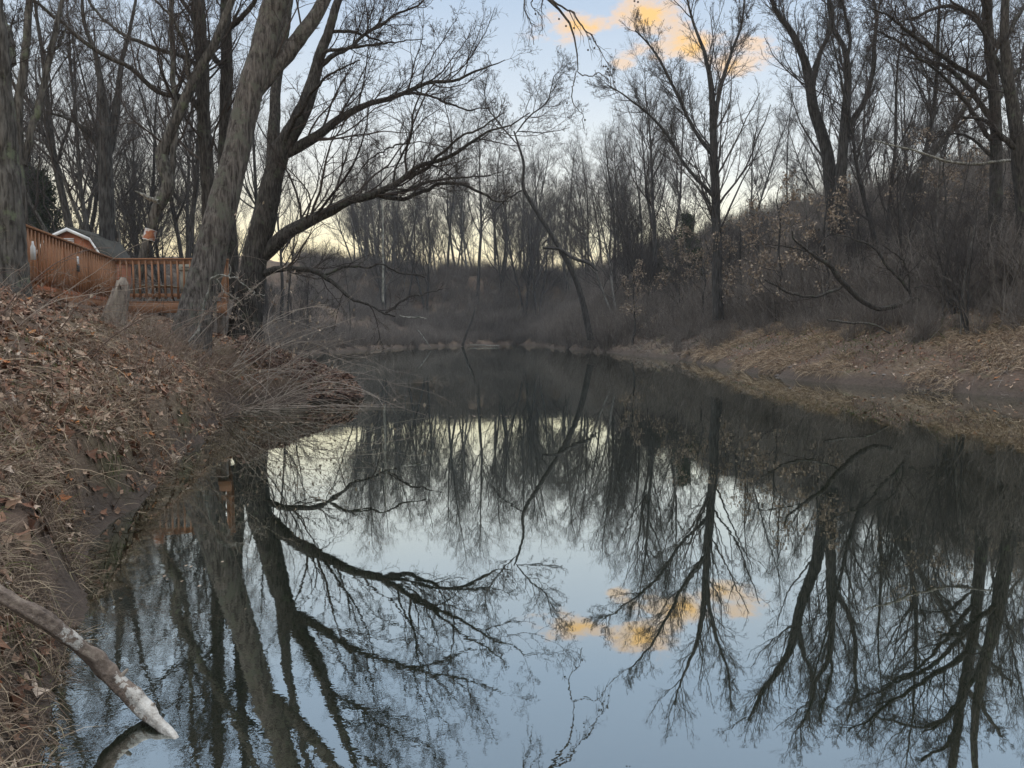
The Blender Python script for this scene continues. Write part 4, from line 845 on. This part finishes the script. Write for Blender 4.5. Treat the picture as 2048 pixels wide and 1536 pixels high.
# right bank grass, combed by floods
parts = []
for (n, yr, sr_, L, wd, g) in ((38000, (13, 30), (.12, 6.0), .42, .012, .5), (15000, (30, 44), (.1, 5.0), .5, .018, .5)):
    y = rng.uniform(*yr, n); s = rng.uniform(*sr_, n)**1.; x = shore(y)[1] + s; keep = fbm(x*.5 + 40, y*.5, 3) > np.interp(s, [0, 3, 7], [-.03, -.03, .08]); parts.append(blades(rng, x[keep], y[keep], L, .35, wd, dirx=(-.75, -.35), gravity=g))
o = mesh_obj('dry_grass', *merge(parts), MT['straw']); tag(o, 'straw coloured flattened grass combed along the right bank', 'grass', kind='stuff')
y = rng.uniform(42, 102, 8000); x = shore(y)[1] + rng.uniform(.1, 3.5, 8000)
o = mesh_obj('dry_grass', *blades(rng, x, y, .5, .5, .03, dirx=(-.4, -.2), gravity=.45), MT['brush']); tag(o, 'grey brown dead grass on the far part of the right bank', 'grass', kind='stuff')
y = rng.uniform(14, 55, 9000); s = rng.uniform(1.2, 7, 9000); x = shore(y)[1] + s; keep = fbm(x*.6, y*.6 + 9, 3) > -.03
v1 = blades(rng, x[keep], y[keep], .22, .5, .016, dirx=(-.3, -.2), gravity=.25)
y = rng.uniform(1.6, 9, 9000); x = shore(y)[0] - rng.uniform(.02, 1.8, 9000); keep = fbm(x*2.2, y*2.2 + 9, 3) > .13
v2 = blades(rng, x[keep], y[keep], .09, .6, .005, gravity=.2)
o = mesh_obj('green_grass', *merge([v1, v2]), MT['green']); tag(o, 'small green grass tufts in patches among the dry bank cover', 'grass', kind='stuff')
# right bank litter
y = rng.uniform(14, 40, 7000); x = shore(y)[1] + rng.uniform(.1, 8, 7000); v, f = big_leaves(rng, x, y, .05, .5, .02)
o = mesh_obj('leaf_litter', v, f, MT['leaf']); tag(o, 'scattered fallen leaves on the right bank grass', 'fallen leaves', kind='stuff')
# left bank thatch
parts = []
x, y = region(34000, (1.3, 5.5), (-.03, 2.2)); keep = fbm(x*2.1 + 5, y*2.1, 3) > -.13; x = x[keep]; y = y[keep]; parts.append(blades(rng, x, y, .2, .8, .0035, gravity=.35, dirx=(.35, -.2)))
x, y = region(11000, (5.5, 15), (-.05, 1.7)); keep = fbm(x*1.5, y*1.5 + 4, 3) > .0; parts.append(blades(rng, x[keep], y[keep], .32, .7, .006, gravity=.35, dirx=(.35, -.1)))
x, y = region(2200, (13, 17), (.0, 2)); parts.append(blades(rng, x, y, .4, .6, .009, gravity=.3, dirx=(.2, -.1)))
o = mesh_obj('dry_grass', *merge(parts), MT['thatch']); tag(o, 'matted brown thatch and dry stalks over the left bank edge', 'grass', kind='stuff')
# long arching straw stems
x, y = region(420, (4.5, 12), (.1, 2.2)); o = mesh_obj('dry_grass', *blades(rng, x, y, .75, .5, .009, n=7, gravity=.24, dirx=(.5, -.25)), MT['straw']); tag(o, 'long pale arching grass stems over the left bank edge', 'grass', kind='stuff')
# brambles and twigs on the left bank
def canes(rng, x, y, L, lean, r, n, grav, dirx, kids=3):
    m = len(x); tb = Tubes(); p = np.stack([x, y, surf(x, y) - .02], 1); d = rng.normal(size=(m, 3))*lean; d[:, 2] = 1; d[:, :2] += np.array(dirx); d = norm(d); l = L*rng.uniform(.5, 1.3, (m, 1)); pts = []
    for i in range(n): pts.append(p); d = norm(d + rng.normal(size=d.shape)*.1 + np.array([0, 0, -grav])); p = p + d*l/(n - 1)
    Q = np.stack(pts, 1); Rr = r*np.linspace(1, .35, n)[None]*rng.uniform(.6, 1.3, (m, 1)); Q[..., 2] = np.maximum(Q[..., 2], .03); tb.add(Q, Rr, 4)
    a, b = grow(rng, Q, Rr, kids, .2, 1, .35, .7, -.02, .18, 5, .65, r*.35); tb.add(a, b, 3); a, b = grow(rng, a, b, 2, .2, 1, .5, .7, -.02, .2, 4, .8, r*.3); tb.add(a, b, 3); return tb
x, y = region(340, (5, 17), (.2, 4.5)); o = canes(rng, x, y, .8, .45, .0035, 8, .12, (.1, 0)).build('brambles', MT['bramble']); tag(o, 'thin tangled brown bramble canes rising from the left bank leaves', 'brambles', kind='stuff')
x, y = region(260, (1.6, 6), (.1, 2.)); o = canes(rng, x, y, .32, .7, .0016, 7, .15, (.1, 0)).build('brambles', MT['bramble']); tag(o, 'fine dead stems tangled on the near bank above the birch log', 'brambles', kind='stuff')
# arching shrubs leaning over the water beyond the sycamore
def arch_shrub(px, py, Y, n, L, seed, label, dirx, matn='palet', leaves=60):
    r_ = np.random.default_rng(seed); b_ = P(px, py, Y); x = b_[0] + r_.normal(size=n)*.3; y = b_[1] + r_.normal(size=n)*.35
    root = empty('arching_shrub', (b_[0], b_[1], gz(b_[0], b_[1]))); tag(root, label, 'shrub', 'arching shrubs leaning over the water')
    tb = canes(r_, x, y, L, .33, .0075, 12, .075, dirx, 4); st = tb.build('stems', MT[matn], root)
    V, _ = tb.data((0, 0, 0)); ctr = V[r_.choice(len(V), leaves)] - np.array(tuple(root.location)); v, f = leafcards(r_, ctr, .035, 1, .02, 2.5); mesh_obj('foliage', v, f, MT['tleaf'], root)
arch_shrub(505, 735, 15.0, 26, 3.3, 501, 'arching shrub with pale whips reaching far right over the water', (1.25, -.1), leaves=90)
arch_shrub(455, 700, 15.6, 20, 2.4, 502, 'arching shrub with dangling tan leaves at the foot of the dark spreading tree', (.8, .3), leaves=160)
arch_shrub(540, 760, 17.2, 20, 2.6, 503, 'low arching shrub rooted in the leafy raft beyond the sycamore', (1.1, -.5), leaves=60)
arch_shrub(420, 760, 13.4, 20, 1.8, 504, 'arching shrub nearest to the viewer at the dark undercut bank', (.7, -.5), 'bramble', leaves=20)
arch_shrub(300, 700, 12.6, 16, 1.6, 505, 'twiggy shrub on the leaf slope in front of the sycamore base', (.2, -.1), 'bramble', leaves=10)
arch_shrub(60, 640, 9.0, 12, 1.7, 506, 'thin twiggy shrub at the far left of the leaf slope', (.5, .2), 'bramble', leaves=6)
# sycamore root flare brush and mud bank stones at right waterline
rs = np.random.default_rng(12)
for i in range(5):
    y = rs.uniform(20, 27); x = float(shore(np.array([y]))[1][()] if False else np.interp(y, RS[:, 0], RS[:, 1])) + rs.uniform(.0, .35)
    k = 10; n_ = 6; V = []
    s_ = rs.uniform(.05, .11)
    for a_ in range(n_ + 1):
        ph = np.pi*a_/n_
        for b_ in range(k): th = 2*np.pi*b_/k; V.append(np.array([np.sin(ph)*np.cos(th), np.sin(ph)*np.sin(th)*.8, np.cos(ph)*.5])*s_*(1 + rs.normal()*.08))
    idx = np.arange((n_ + 1)*k).reshape(n_ + 1, k); f = np.stack([idx[:-1], np.roll(idx[:-1], -1, 1), np.roll(idx[1:], -1, 1), idx[1:]], -1).reshape(-1, 4)
    o = mesh_obj('rock', np.array(V), f, MT['stone'], smooth=True); o.location = (x, y, max(gz(x, y), 0) + s_*.2); tag(o, 'small greyish rock at the waterline of the right bank', 'rock', 'rocks along the right waterline')

# ================================================================== evening haze
HZ = .0005
V = np.array([(x, y, z) for x in (-200, 200) for y in (-16, 268) for z in (-2.2, 48)])
o = mesh_obj('haze', V, BOXF, None); tag(o, 'thin even evening haze filling the creek valley', 'haze', kind='stuff')
m = bpy.data.materials.new('haze'); m.use_nodes = True; nn = m.node_tree.nodes; nn.remove(nn['Principled BSDF'])
pv = nn.new('ShaderNodeVolumePrincipled'); pv.inputs['Density'].default_value = HZ; pv.inputs['Color'].default_value = (.86, .92, 1, 1); pv.inputs['Anisotropy'].default_value = 0
m.node_tree.links.new(pv.outputs[0], nn['Material Output'].inputs['Volume']); o.data.materials.append(m)

# floating bits on the water
rng = np.random.default_rng(88)
def onwater(px, py, n, sx, sy, size):
    d = np.tan(np.arctan((py - 768)/F) + PITCH); y = H/d + rng.normal(size=n)*sy; x = (px - 1024)/F*(H/d) + rng.normal(size=n)*sx
    c = np.stack([x, y, np.full(n, .006)], 1); a = rng.uniform(0, 6.28, n); s_ = size*rng.uniform(.4, 1.3, (n, 1)); u = np.stack([np.cos(a), np.sin(a), 0*a], 1); v = np.stack([-np.sin(a), np.cos(a), 0*a], 1)
    zl = np.array([0, 0, .004]); V = np.stack([c - u*s_, c + v*s_*.5 + zl, c + u*s_ + zl, c - v*s_*.5], 1).reshape(-1, 3); i = np.arange(n)*4
    return V, np.concatenate([np.stack([i, i+1, i+2], 1), np.stack([i, i+2, i+3], 1)])
o = mesh_obj('floating_leaves', *merge([onwater(565, 846, 70, .45, .05, .025), onwater(960, 832, 26, .5, .08, .03), onwater(640, 820, 30, .5, .3, .03), onwater(1180, 735, 26, 1.6, .6, .06), onwater(250, 1180, 22, .25, .35, .014)]), MT['tleaf'])
tag(o, 'thin scum of floating leaf bits on the dark water', 'floating leaves', kind='stuff')

# seed balls on the hanging twigs of the sycamore
syc = [o for o in col.objects if o.name == 'sycamore_tree'][0]; ball = None
for px, py in ((1071, 28), (1118, 38), (1132, 52), (1148, 56), (1180, 78), (1176, 100), (1190, 83), (1189, 96), (1207, 133), (1212, 133), (1216, 138), (1215, 144), (1227, 139), (1229, 164), (1219, 151), (1134, 206), (1170, 240), (1269, 2), (1276, 4)):
    p = P(px, py, 17.9) - np.array(tuple(syc.location))
    if ball is None:
        t = Tubes(); t.add(np.array([(0, 0, z) for z in (-.024, -.018, -.008, .004, .015, .022, .025)]), np.array([.001, .015, .023, .024, .018, .009, .001]), 8); V, f = t.data(); ball = mesh_obj('seed_ball', V, f, MT['dark'], syc, True)
        b_ = ball
    else: b_ = ball.copy(); col.objects.link(b_); b_.parent = syc
    b_.location = tuple(p)
# driftwood twigs and dead stems along the right waterline
rng = np.random.default_rng(91); y = rng.uniform(18, 40, 420); x = shore(y)[1] + rng.uniform(.02, 2.4, 420)
o = canes(rng, x, y, .55, .9, .005, 7, .2, (-.4, -.1), 2).build('driftwood', MT['brush']); tag(o, 'tangled dead stems and driftwood twigs along the right waterline', 'driftwood', kind='stuff')
rng = np.random.default_rng(92); y = rng.uniform(20, 23.5, 150); x = shore(y)[1] + rng.uniform(.6, 1.8, 150)
o = canes(rng, x, y, .5, .6, .004, 7, .1, (-.1, -.1), 3).build('brambles', MT['rleaf']); tag(o, 'reddish bramble thicket low on the right bank grass', 'brambles', kind='stuff')
sc.cycles.use_denoising = True

# upright dead stalks over the undercut bank edge
rng = np.random.default_rng(95); x, y = region(260, (9, 16.5), (-.05, 1.2)); o = canes(rng, x, y, .6, .22, .003, 7, .03, (.08, 0), 4).build('dead_stalks', MT['bramble']); tag(o, 'upright dry brown weed stalks along the undercut left bank edge', 'dead stalks', kind='stuff')
